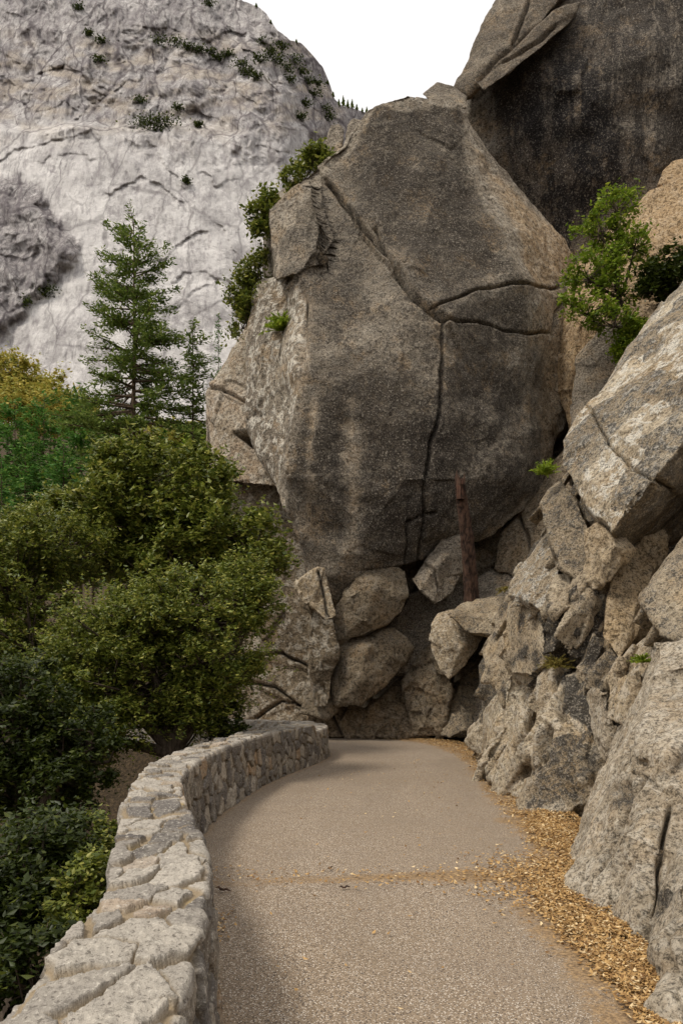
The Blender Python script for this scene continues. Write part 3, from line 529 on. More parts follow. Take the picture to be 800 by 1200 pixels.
# ------------------------------------------------------------------ stone wall
def wall():
    n_s = 1500
    li = np.concatenate([[0], np.cumsum(np.linalg.norm(np.diff((ci+cou)/2, axis=0), axis=1))]); L = li[-1]
    # finer spacing near the camera
    k = np.linspace(0, 1, n_s); s = L*((math.e**(2.0*k)-1)/(math.e**2.0-1))
    I = np.stack([np.interp(s, li, ci[:, a]) for a in (0, 1)], 1); O = np.stack([np.interp(s, li, cou[:, a]) for a in (0, 1)], 1)
    s_mid = li[11*30]
    hgt = .76-.14*sstep(s_mid-.06, s_mid+.06, s)+.02*fbm(np.stack([s*1.5, s*0, s*0], 1), 2, 3)
    h0, w0, dO = .95, .47, 1.9       # arc lengths: inner face, top, outer face
    u = np.concatenate([np.linspace(0, h0, 130, endpoint=False), np.linspace(h0, h0+w0, 110, endpoint=False), np.linspace(h0+w0, h0+w0+dO, 60)])
    S, U = np.meshgrid(s, u, indexing='ij'); nU = len(u)
    Nn = (O-I)/np.linalg.norm(O-I, axis=1)[:, None]
    ti = .08+.85*np.clip((U-h0)/w0, 0, 1)
    XY = I[:, None, :]*(1-ti)[..., None]+O[:, None, :]*ti[..., None]
    Zt = hgt[:, None]+0*U
    Zz = np.where(U < h0, Zt-(h0-U), np.where(U > h0+w0, Zt-(U-h0-w0), Zt))
    # slight batter of the faces
    bat = np.where(U < h0, -(h0-U)*.05, np.where(U > h0+w0, (U-h0-w0)*.08, 0)); XY = XY+Nn[:, None, :]*bat[..., None]
    a1 = sstep(h0-.03, h0+.03, U); a2 = sstep(h0+w0-.03, h0+w0+.03, U)
    NX = -(1-a1)+a2; NZ = a1*(1-a2)
    Nm = np.stack([Nn[:, None, 0]*NX, Nn[:, None, 1]*NX, NZ], -1); Nm /= np.linalg.norm(Nm, axis=-1)[..., None]+1e-6
    x = S.ravel(); y = U.ravel(); q = np.stack([x, y, x*0], 1)
    wx = x+fbm(q/.18, 3, 4)*.045; wy = y+fbm(q/.18+9, 3, 5)*.045
    wx = wx+(wy-h0)*.35*sstep(h0-.05, h0+.1, y)*sstep(h0+w0+.1, h0+w0, y)      # cap stones lie askew
    top = sstep(h0-.02, h0+.02, y)*(y < h0+w0+.3)
    A, B = .25, .2
    cx, cy = wx/A, wy/B; ix, iy = np.floor(cx).astype(np.int64), np.floor(cy).astype(np.int64)
    z0 = np.zeros_like(ix); b1 = np.full(len(x), 1e9); bi = np.zeros((len(x), 2), np.int64); bo = np.zeros((len(x), 2))
    def merged(jx, jy):      # some neighbouring cells join into one longer stone
        pr = jx >> 1; m = hf(pr, jy, z0, 40) < .3; pq = jy >> 1; m3 = (~m) & (hf(jx, pq, z0, 41) < .12)
        return np.where(m, pr*2, jx), np.where(m3, pq*2, jy)
    cand = []
    for a in (-2, -1, 0, 1, 2):
        for b in (-1, 0, 1):
            jx, jy = ix+a, iy+b
            ox = (jx+.05+.9*hf(jx, jy, z0, 5)+.5*(jy % 2)-cx)*A; oy = (jy+.08+.84*hf(jx, jy, z0, 6)-cy)*B
            mxx, myy = merged(jx, jy)
            d = ox*ox+oy*oy; m = d < b1; b1 = np.where(m, d, b1); bi[m] = np.stack([mxx, myy], 1)[m]; bo[m] = np.stack([ox, oy], 1)[m]
            cand.append((ox, oy, mxx, myy))
    ed = np.full(len(x), .12)
    for ox, oy, mxx, myy in cand:
        dx, dy = ox-bo[:, 0], oy-bo[:, 1]; dl = np.hypot(dx, dy); other = (mxx != bi[:, 0]) | (myy != bi[:, 1])
        e = np.where(other & (dl > 1e-5), ((ox+bo[:, 0])*dx+(oy+bo[:, 1])*dy)/2/np.maximum(dl, 1e-5), .12); ed = np.minimum(ed, e)
    rr = [hf(bi[:, 0], bi[:, 1], z0, 20+k) for k in range(6)]
    rx = wx-(bi[:, 0]+.8)*A; ry = wy-(bi[:, 1]+.5)*B
    ed = ed+fbm(q/.045, 4, 8, .65)*.012
    gap = np.where(y > h0, .005+.02*rr[4]**2, .005+.006*rr[4])
    prof = sstep(gap-.002, gap+.007, ed)
    hgt_s = prof*(.01+.026*rr[0]) + prof*np.clip((rr[1]-.5)*.22*rx+(rr[2]-.5)*.22*ry, -.022, .022)
    hgt_s += prof*(.014*sstep(0, .05, ed)*(1-top*.85))
    rdg = fbm(q/.11, 4, 11, .6, ridged=True)
    hgt_s += prof*((rdg-.45)*.014+fbm(q/.035, 3, 12, .6)*.008)+ (1-prof)*(fbm(q/.08, 3, 13)*.006+.006)
    hgt_s += fbm(q/.02+5, 2, 15)*.0022
    V = np.concatenate([XY.reshape(-1, 2), Zz.reshape(-1, 1)], 1)+Nm.reshape(-1, 3)*hgt_s[:, None]
    return s, V, nU, n_s, prof, rr, y, h0
s_, WV, nU, n_s, prof, rr, yy, h0_ = wall()
wc = np.stack([prof, rr[3], rr[5], (yy > h0_-.02).astype(float)], 1)
t = NT('wall_granite'); co = t.coord(); r, g, b, a = t.attr()
big = t.noise(co, 3.5, 6, .6); fine = t.noise(co, 55, 4, .7); med = t.noise(co, 17, 6, .65)
st = t.mix(g, (.14, .115, .09), (.42, .37, .3)); st = t.mix(t.math('MULTIPLY', t.step(t.math('SUBTRACT', b, t.math('MULTIPLY', a, .2)), .52, .7), .85), st, (.11, .1, .095)); st = t.mix(t.math('MULTIPLY', t.step(b, .09, .03), .8), st, (.32, .2, .1))
st = t.mix(t.math('MULTIPLY', a, t.math('MULTIPLY', t.step(b, .9, .7), .38)), st, (.46, .43, .385))
st = t.mix(t.math('MULTIPLY', t.step(big, .45, .65), .3), st, (.5, .45, .37))
sp = t.math('ADD', t.math('MULTIPLY', med, .55), t.math('MULTIPLY', fine, .45))
st = t.mix(t.math('MULTIPLY', t.step(sp, .51, .59), t.math('SUBTRACT', .8, t.math('MULTIPLY', a, .3))), st, (.065, .055, .045)); st = t.mix(t.math('MULTIPLY', t.step(fine, .55, .64), .6), st, (.64, .59, .5)); st = t.mix(t.math('MULTIPLY', t.step(fine, .45, .36), .7), st, (.08, .068, .055))
mo = t.mix(a, t.mix(med, (.08, .065, .045), (.2, .155, .1)), t.mix(med, (.2, .15, .09), (.38, .3, .2))); mo = t.mix(t.math('MULTIPLY', t.step(t.noise(co, 2.2, 3, .5), .6, .7), .6), mo, (.4, .29, .12))
t.bsdf(t.mix(r, mo, st), .92, t.bump(t.math('ADD', t.math('MULTIPLY', fine, .5), med), 1., .02), .2)
ws = empty('stone_wall', (-1.2, 8, 0))
inv = np.array([-1.2, 8, 0])
FC = grid_faces(n_s, nU); iu = np.arange(nU-1); sel = np.tile(iu, n_s-1)
face_in = sel < 130
def sub(name, keep, label=None):
    f = FC[keep]; used = np.unique(f); rm = np.full(len(WV), -1); rm[used] = np.arange(len(used))
    o = mesh_np(name, (WV-inv)[used], rm[f][:, ::-1] if False else rm[f], t.m, ws, colors=wc[used]); 
    if label: o['label'] = label
    return o
sub('masonry_face', (sel < 129)); sub('cap_course', (sel >= 129) & (sel < 240)); sub('outer_face', sel >= 240)
tag(ws, 'curving low wall of mortared granite stones along the left of the path', 'stone wall')

# ------------------------------------------------------------------ fallen leaves and path debris
def leaves(name, Cn, size, mat, parent=None, up=.3, seed=0, elong=1.7, dirv=None, origin=None, curl=.25):
    rg = np.random.default_rng(seed); n = len(Cn)
    size = np.broadcast_to(size, n)*rg.uniform(.6, 1.35, n)
    N = rg.normal(size=(n, 3)); N[:, 2] = np.abs(N[:, 2])+up*3; N /= np.linalg.norm(N, axis=1)[:, None]
    A = rg.normal(size=(n, 3)) if dirv is None else dirv+rg.normal(size=(n, 3))*.25
    A -= N*(A*N).sum(1)[:, None]; A /= np.linalg.norm(A, axis=1)[:, None]+1e-9; B = np.cross(N, A)
    a = A*(size*elong*.5)[:, None]; b = B*(size*.5)[:, None]; k = N*(size*curl)[:, None]
    V = np.stack([Cn-a, Cn-b*.9-k*.4, Cn+a+k, Cn+b*.9-k*.4], 1).reshape(-1, 3)
    Fq = np.arange(n*4).reshape(-1, 4)
    T = np.stack([Fq[:, [0, 1, 2]], Fq[:, [0, 2, 3]]], 1).reshape(-1, 3)
    c = np.repeat(np.stack([rg.random(n), rg.random(n), rg.random(n), np.ones(n)], 1), 4, 0)
    return mesh_np(name, V, T, mat, parent, smooth=False, colors=c, origin=origin)
rg = np.random.default_rng(5)
n = 125000; k = rg.integers(0, len(ci)-60, n); tq = rg.random(n)
A_ = ca[k]; B_ = cr[k]; w_ = rg.random(n)**.85*1.45-.45
LP = A_+(B_-A_)*(w_*1.35)[:, None]
dns = fbm(np.stack([LP[:, 0], LP[:, 1], LP[:, 0]*0], 1)/.35, 3, 31)
keep = rg.random(n) < (sstep(-.35, .4, w_)**1.5*1.1*(.12+.95*sstep(-.3, .15, dns))*(1-.55*sstep(11, 19, LP[:, 1])))
keep &= LP[:, 1] > 1.5
LP = LP[keep]
# the fan of leaves spreading over the paving where the grit crosses it, and strays
m2 = 2200; e1 = np.stack([rg.normal(1.62, .27, m2), rg.normal(6.1, .5, m2)], 1); m3 = 260; e2 = np.stack([rg.uniform(-1.1, 1.3, m3), rg.normal(6.25, .18, m3)], 1)
m4 = 190; e3 = np.stack([rg.uniform(-.5, 1.9, m4), rg.uniform(2.5, 16, m4)], 1); m5 = 120; e4 = np.stack([rg.normal(-.82, .07, m5), rg.normal(4.95, .16, m5)], 1)
LP = np.concatenate([LP, e1, e2, e3, e4]); LP = LP[LP[:, 0] > np.interp(LP[:, 1], ci[:400, 1], ci[:400, 0])+.04]
hh = .012+rg.random(len(LP))*.03
tag(leaves('leaf_litter', np.column_stack([LP, hh]), .0215, M['dead'], up=.9, seed=6, elong=1.6, curl=.3), 'dry golden leaves drifted along the foot of the rocks', 'leaf litter', kind='stuff')
def twig(label, px, py, ln, ang, r, mat='burnt'):
    d = EYE*F/(py-HOR); X, Y, _ = P(px, py, d); tb = Tubes(); pts = []
    for i in range(7):
        u = (i/6-.5)*ln; pts.append((X+math.cos(ang)*u, Y+math.sin(ang)*u+.012*math.sin(i*2.1), .018+r+.006*math.sin(i*1.7)))
    tb.add(pts, [r*.3, r, r*1.2, r, r*1.1, r*.7, r*.2], 6); tag(tb.build('twig', M[mat], origin=(X, Y, .018)), label, 'twig')
twig('short dark twig lying by the wall on the path', 262, 1046, .16, -.6, .009)
twig('small curled dark twig in the middle of the path', 404, 1043, .09, .3, .007)
twig('thin brown twig on the grit strip across the path', 387, 1020, .1, 1.1, .006, 'pinebark')

# ------------------------------------------------------------------ burnt stump
def stump():
    e = empty('burnt_stump', P(553, 728, 20.4)); o = np.array(e.location); ln = []
    ks = [(554,728),(552,700),(550,675),(548,650),(546,625),(543,600),(541,582),(539,567)]
    n = 60; t_ = np.linspace(0, 1, n); px = np.interp(t_, np.linspace(0, 1, 8), [k[0] for k in ks]); py = np.interp(t_, np.linspace(0, 1, 8), [k[1] for k in ks])
    c = np.array([P(a, b, 20.4-1.0*i/n) for i, (a, b) in enumerate(zip(px, py))])-o
    rad = np.interp(t_, [0, .05, .15, .5, 1], [.26, .22, .19, .165, .125]); K = 22; V = []
    for i in range(n):
        for k in range(K):
            th = 2*math.pi*k/K; r_ = rad[i]*(1+.13*math.sin(3*th+i*.1)+.1*float(RNG.normal()*.6)); zz = c[i][2]
            if i == n-1: zz += .22*math.sin(th*2+.6)+.15*random.random()
            V.append((c[i][0]+r_*math.cos(th), c[i][1]+r_*math.sin(th), zz))
    V = np.array(V); i = np.arange(n-1)[:, None]*K; j = np.arange(K)[None, :]; Fq = np.stack([i+j, i+(j+1) % K, i+K+(j+1) % K, i+K+j], -1).reshape(-1, 4)
    mesh_np('trunk', V, Fq, M['burnt'], e)
    # splintered bare wood at the top, roots at the foot
    tb = Tubes(); tp = c[-1]
    for a in range(7): th = a*.9; tb.add([tp+np.array([.07*math.cos(th), .07*math.sin(th), -.4]), tp+np.array([.06*math.cos(th), .06*math.sin(th), .02+.12*random.random()]), tp+np.array([.05*math.cos(th)-.02, .05*math.sin(th), .1+.2*random.random()])], [.045, .03, .004], 5)
    tb.build('splintered_top', M['brokenwood'], e)
    tag(e, 'charred leaning tree stump standing in the rocks before the boulder', 'tree stump')
stump()

# ------------------------------------------------------------------ broadleaf trees and shrubs
def crown_tree(name, label, cat, base, ells, n_clump, per, lsize, leaf, clump_r=.32, trunk_r=.16, barkm='bark', group=None, seed=1, shell=.55, squash=.75, twigs=True, elong=1.7, up=.35, sprig=True, bdens=1):
    """ells: (px, py, depth, rx px, ry px, depth radius m)"""
    rg = np.random.default_rng(seed); e = empty(name, base); o = np.array(base)
    C = []; Own = []; cen = [np.array(P(a[0], a[1], a[2])) for a in ells]; rad = [np.array([a[3]*a[2]/F, a[5] if len(a) > 5 else a[3]*a[2]/F*.9, a[4]*a[2]/F]) for a in ells]
    vol = np.array([r_[0]*r_[1]+r_[0]*r_[2] for r_ in rad]); cnt = (n_clump*vol/vol.sum()).astype(int)+1
    for i, (c, r_) in enumerate(zip(cen, rad)):
        d = rg.normal(size=(cnt[i], 3)); d /= np.linalg.norm(d, axis=1)[:, None]; rr_ = rg.uniform(shell**3, 1.08, cnt[i])**(1/3)
        rr_ *= 1+.16*np.sin(d[:, 0]*5+i)*np.cos(d[:, 2]*6+i*2)
        C.append(c+d*rr_[:, None]*r_); Own += [i]*cnt[i]
    C = np.concatenate(C); Own = np.array(Own)
    if len(C) > 60:
        kp = fbm(C/(clump_r*3.2), 2, seed) > -.14; C = C[kp]; Own = Own[kp]
    cr_ = clump_r*rg.uniform(.5, 1.5, len(C)); ns = 7
    out = C-np.array(cen)[Own]; out /= np.linalg.norm(out, axis=1)[:, None]+1e-6
    dv = rg.normal(size=(len(C), ns, 3))*.75+out[:, None, :]*.55+np.array([0, 0, .5]); dv /= np.linalg.norm(dv, axis=2)[..., None]
    ln_ = cr_[:, None]*rg.uniform(.5, 1.5, (len(C), ns)); kk = max(2, per//ns); u_ = rg.uniform(.1, 1.05, (len(C), ns, kk))
    L = C[:, None, None, :]+dv[:, :, None, :]*(ln_[:, :, None]*u_)[..., None]+rg.normal(size=(len(C), ns, kk, 3))*lsize*.75; L = L.reshape(-1, 3)
    # twiggy outline: short shoots reaching out of the clumps
    ls = leaves('crown', L-o, lsize, M[leaf], e, up=up, seed=seed, elong=elong)
    tb = Tubes(); mean = np.mean(cen, 0); fork = o+(mean-o)*np.array([.5, .5, .55])
    tb.add([o+[0, 0, -.5], o+[.05, 0, (fork-o)[2]*.5], fork], [trunk_r*1.25, trunk_r, trunk_r*.8], 10) if trunk_r > .03 else None
    for i, c in enumerate(cen):
        lo = c-np.array([0, 0, rad[i][2]*.35]); m_ = (fork+lo)/2+rg.normal(size=3)*.12*np.linalg.norm(lo-fork)*.6
        tb.add(np.array([fork*(1-t_)**2+2*m_*t_*(1-t_)+lo*t_*t_ for t_ in np.linspace(0, 1, 7)]), np.linspace(trunk_r*.75, trunk_r*.3, 7), 6)
        if twigs:
            for kx in np.where(Own == i)[0][::bdens]:
                sh_ = C[kx]+dv[kx, 0]*ln_[kx, 0]*.9; tb.add([C[kx], sh_], [.008, .003], 3)
                p = C[kx]; m_ = (lo+p)/2+rg.normal(size=3)*.1+np.array([0, 0, -.05])
                tb.add([lo, m_, p, p+(p-m_)*.2], [trunk_r*.22, trunk_r*.12, trunk_r*.05+.003, .003], 4)
    tb.V = [v-o for v in tb.V]; tb.build('trunk', M[barkm], e)
    return tag(e, label, cat, group)
G1 = 'oaks on the slope beyond the wall'
def gz(x, y): return float(terr_h(np.array([x]), np.array([y]))[0])
def onbase(px, d, dx=0): x = (px-400)/F*d+dx; return (x, d, gz(x, d))
OB = [("broad olive green oak rising against the pale cliff beside the boulder", 200, 17.5, [(180,600,17.5,85,48,1.8),(250,625,17.2,62,42,1.5),(110,630,17.8,75,45,1.6),(215,665,17,80,40,1.5),(300,650,17,34,38,.9),(168,560,17.5,52,32,1.2),(232,562,17.6,40,28,1.)], 620, 150, .075, 'oak', .36),
      ("oak with lighter yellow green leaves nearest the boulder foot", 215, 13.2, [(235,715,13.2,75,42,1.2),(160,740,13,70,40,1.2),(250,770,13,65,45,1.),(150,800,12.8,70,45,1.2),(110,850,12.6,60,40,1.),(290,700,13.4,38,30,.7),(215,810,13,65,38,1.),(100,770,12.8,60,42,1.)], 900, 140, .044, 'oak', .31),
      ("olive oak filling the left edge above the dark gully", 20, 15, [(10,680,15,70,70,1.6),(60,640,15.5,60,40,1.3),(-50,680,15,70,60,1.5),(40,750,14.5,65,50,1.4),(-30,760,14.5,70,60,1.4)], 600, 130, .05, 'oak', .36),
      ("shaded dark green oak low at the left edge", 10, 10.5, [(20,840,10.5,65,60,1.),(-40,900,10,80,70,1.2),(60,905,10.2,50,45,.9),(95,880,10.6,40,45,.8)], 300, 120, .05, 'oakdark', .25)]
for i, (lb, px, d, ells, nc, per, ls, lf, crr) in enumerate(OB):
    crown_tree('oak_tree', lb, 'tree', onbase(px, d), ells, nc, per, ls, lf, crr, .17, group=None, seed=40+i, shell=.35)
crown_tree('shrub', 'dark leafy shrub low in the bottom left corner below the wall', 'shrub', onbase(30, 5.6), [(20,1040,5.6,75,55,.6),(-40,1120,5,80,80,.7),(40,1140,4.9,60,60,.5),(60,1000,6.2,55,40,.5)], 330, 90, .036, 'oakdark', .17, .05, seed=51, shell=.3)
crown_tree('shrub', 'bright green sapling leaning against the outer side of the wall', 'shrub', onbase(110, 6.2), [(118,1005,6.2,22,32,.3),(100,1045,5.6,26,30,.3),(80,1075,5.3,24,26,.25)], 90, 80, .032, 'oak', .12, .03, seed=52, shell=.2)
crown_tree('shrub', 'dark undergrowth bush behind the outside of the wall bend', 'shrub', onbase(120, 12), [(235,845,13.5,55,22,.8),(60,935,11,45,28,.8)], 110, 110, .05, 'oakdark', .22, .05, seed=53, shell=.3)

# shrubs on the rocks
def perch(px, py, d): return P(px, py, d)
crown_tree('maple_tree', 'small bright green maple growing on the ledge right of the boulder', 'tree', perch(737, 398, 21.2), [(722,243,21.2,26,16,.5),(705,270,21.2,30,18,.6),(742,285,21.2,20,22,.5),(715,300,21.2,34,16,.6),(690,322,21,34,18,.6),(725,335,21,38,18,.6),(688,362,21,34,18,.6),(720,378,20.8,34,14,.5)], 250, 30, .075, 'maple', .26, .07, seed=60, shell=.15)
crown_tree('shrub', 'darker green bush right of the small maple', 'shrub', perch(790, 372, 20.6), [(782,322,20.6,30,20,.6),(800,330,20.6,30,26,.6),(765,335,20.6,18,14,.4)], 100, 75, .08, 'oakdark', .25, .05, seed=61, shell=.2)
crown_tree('shrub', 'small green shrub beneath the maple', 'shrub', perch(745, 412, 21), [(745,392,21,20,10,.4),(733,402,20.9,12,8,.3)], 34, 60, .075, 'maple', .2, .02, seed=62)
crown_tree('shrub', 'tiny yellow green plant on the dark rock under the maple', 'shrub', perch(726, 425, 20.9), [(725,417,20.9,8,9,.2)], 12, 50, .06, 'fern', .14, .01, seed=63)
crown_tree('shrub', 'leafy shrub trailing down the upper left edge of the boulder', 'shrub', perch(360, 215, 23.6), [(364,192,23.9,18,11,.4),(348,212,23.8,15,14,.4),(330,238,23.8,18,14,.4),(313,258,23.9,20,16,.4),(308,275,23.8,16,10,.3),(372,184,24,10,7,.2)], 105, 50, .09, 'oak', .26, .03, seed=64, shell=.2)
crown_tree('shrub', 'dense dark shrub clinging left of the boulder above the pale shelf', 'shrub', perch(308, 345, 24.5), [(305,322,24.3,17,24,.5),(288,345,24.4,20,24,.5),(284,378,24.4,16,22,.4),(297,365,24.2,16,30,.4)], 120, 55, .08, 'oak', .26, .05, seed=65, shell=.2)
def frond_plant(name, label, cat, px, py, d, rpx, n, mat, droop=.6, seed=0, w=.03, upw=.7):
    rg = np.random.default_rng(seed); b = np.array(P(px, py, d)); Rm = rpx*d/F; C = []; Dv = []
    for i in range(n):
        th = rg.uniform(0, 2*math.pi); el = rg.uniform(.15, 1.3)*upw; L = Rm*rg.uniform(.6, 1.15)
        dr = np.array([math.cos(th)*math.cos(el), math.sin(th)*math.cos(el), math.sin(el)])
        for u in np.linspace(.12, 1, 14): C.append(dr*L*u-np.array([0, 0, droop*L*u*u])); Dv.append(dr+rg.normal(size=3)*.6)
    e = empty(name, tuple(b)); leaves('foliage', np.array(C), w, M[mat], e, seed=seed, elong=3., dirv=np.array(Dv), up=.3)
    return tag(e, label, cat)
frond_plant('fern', 'bright green ferny tuft on the left face of the boulder', 'plant', 330, 388, 22.5, 27, 150, 'fern', .35, 70, .05, 1.)
frond_plant('plant', 'yellow green plant sprouting at the left tip of the slanting slab', 'plant', 640, 556, 11.2, 18, 60, 'fern', .1, 71, .022, 1.1)
frond_plant('grass_tuft', 'dry grass tuft in the middle of the rock pile', 'plant', 652, 782, 10.5, 24, 110, 'drygrass', .25, 72, .014, .9)
frond_plant('grass_tuft', 'small green tuft in the deep cleft at the right', 'plant', 752, 776, 8.7, 16, 70, 'fern', .3, 73, .014, .9)
frond_plant('grass_tuft', 'sparse dry grass on the ledge behind the burnt stump', 'plant', 598, 690, 19.8, 18, 40, 'drygrass', .5, 74, .03, .5)

# ------------------------------------------------------------------ conifers
def conifer(name, label, base, top_py, crown_bottom_py, px, d, rmax_px, mat, n_br=150, dens=1., seed=1, tuft=.22, trunk_r=.2, shape=1., twist=0., gap=0., group=None):
    rg = np.random.default_rng(seed); e = empty(name, base); o = np.array(base)
    top = np.array(P(px, top_py, d)); zb = P(px, crown_bottom_py, d)[2]; H = top[2]-zb; Rm = rmax_px*d/F
    tb = Tubes(); zz = np.linspace(o[2], top[2], 24); sway = np.stack([.12*np.sin(zz*.35+seed), .1*np.cos(zz*.3), zz*0], 1)
    tr = np.stack([np.full(24, top[0]), np.full(24, top[1]), zz], 1)+sway*(1-(zz-o[2])/(top[2]-o[2]))[:, None]
    tr[:, 0] += (o[0]-top[0])*(1-(zz-o[2])/(top[2]-o[2]))
    tb.add(tr, np.linspace(trunk_r, .015, 24), 8)
    C = []; Dv = []
    for b in range(n_br):
        u = (b+rg.random())/n_br; u = u**.85; z = top[2]-u*H
        L = Rm*(u**shape*.92+.08)*rg.uniform(.55, 1.15)*(1-.35*sstep(.85, 1., np.array(u)))
        if rg.random() < gap: L *= .35
        th = rg.uniform(0, 2*math.pi); a0 = .6-.85*u+rg.normal()*.22
        bx = np.array([np.interp(z, zz, tr[:, k]) for k in (0, 1)]); pts = []
        for s in np.linspace(0, 1, 7):
            r_ = L*s; pts.append([bx[0]+math.cos(th)*r_, bx[1]+math.sin(th)*r_, z+math.tan(a0)*r_*.55-.14*L*s*s*(1 if u > .3 else 0)+.12*L*s**3])
        pts = np.array(pts); tb.add(pts, np.linspace(trunk_r*.22*(.3+u), .008, 7), 4)
        nt_ = int(max(5, L/(.2)*4*dens))
        for k in range(nt_):
            s = rg.uniform(.18 if u < .6 else .35, 1.02); p = np.array([np.interp(s, np.linspace(0, 1, 7), pts[:, q_]) for q_ in range(3)])
            sd_ = rg.choice([-1, 1]); ang = th+sd_*rg.uniform(.4, 1.1); tl = (.16+.3*(1-s))*min(L, 1.8)*rg.uniform(.5, 1.1)+.12
            for m_ in range(max(2, int(tl/tuft*2.4))):
                w_ = (m_+.5)/max(2, int(tl/tuft*2.4))
                q_ = p+np.array([math.cos(ang)*tl*w_, math.sin(ang)*tl*w_, rg.normal()*.14+.05*w_]); C.append(q_); Dv.append([math.cos(ang)+rg.normal()*.4, math.sin(ang)+rg.normal()*.4, .3+rg.normal()*.4])
    C = np.array(C)-o; leaves('crown', C, tuft*.42, M[mat], e, up=.5, seed=seed, elong=2.6, dirv=np.array(Dv), curl=.1)
    tb.V = [v-o for v in tb.V]; tb.build('trunk', M['pinebark'], e)
    return tag(e, label, 'tree', group)
def cb(px, d): x = (px-400)/F*d; return (x, d, gz(x, d)-.2)
conifer('pine_tree', 'tall full conifer in front of the pale cliff', cb(157, 45), 256, 560, 157, 45, 98, 'pine', 170, .72, 81, .24, .4, .62)
conifer('pine_tree', 'slimmer sparse conifer right of the tall full one', cb(226, 48), 376, 545, 226, 48, 34, 'pine', 120, .6, 82, .26, .25, .35, gap=.3)
conifer('pine_tree', 'thin bare young conifer between the sparse one and the rock shelf', cb(256, 50), 368, 470, 256, 50, 9, 'pinelight', 40, .5, 83, .2, .1, .4, gap=.4)
# individual trees on the far slope
bgt = [(18,470,62,70,46),(52,462,66,66,40),(95,455,56,60,40),(128,490,50,52,36),(30,520,55,60,50),(75,520,50,50,46),(2,540,50,46,50),(110,530,46,44,40),(-20,480,62,60,46),(190,505,52,34,30)]
sp = ['left edge behind the oak','','','','','','','','','']
bl = ['blue green conifer on the far slope below the golden trees','blue green conifer right of the golden trees','feathery conifer left of the tall conifer with its top by the cliff foot','low conifer just left of the tall conifer trunk','green conifer above the left oak','broad green conifer above the middle of the oaks','green conifer at the left edge above the oak','small conifer under the lowest limbs of the tall conifer','conifer partly cut off by the left edge','low conifer between the two tall conifer trunks']
for i, (px, py, d, w_, _h2) in enumerate(bgt):
    conifer('conifer', bl[i], cb(px, d), py, py+150, px, d, w_, 'pinelight', 90, .6, 90+i, .36, .22, .7, group='conifers on the far slope')
gl = [(8,425,95,24,20),(34,432,96,22,20),(62,452,92,22,18),(-14,440,92,22,22),(48,470,88,22,18),(15,455,88,20,18),(205,500,80,26,14),(240,515,78,20,12),(90,470,90,18,16)]
glb = ['golden tree at the foot of the cliff by the left edge','golden tree next to the left edge one at the cliff foot','yellow tree ending the golden row beside the tall conifer','golden tree cut off by the left edge','low yellow tree in front of the golden row','low golden tree below the left end of the row','yellow green tree seen between the two tall conifers','small yellow green tree at the foot of the sparse conifer','small yellow tree behind the lower limbs of the tall conifer']
for i, (px, py, d, w_, h_) in enumerate(gl):
    crown_tree('golden_tree', glb[i], 'tree', cb(px, d), [(px,py+h_*.6,d,w_,h_,2.),(px-6,py+h_*1.5,d,w_*.8,h_,2.),(px+8,py+h_*1.4,d,w_*.7,h_*.8,2.)], 55, 60, .3, 'gold' if i != 7 else 'fern', 1., .14, group='golden trees at the cliff foot', seed=110+i, bdens=2)

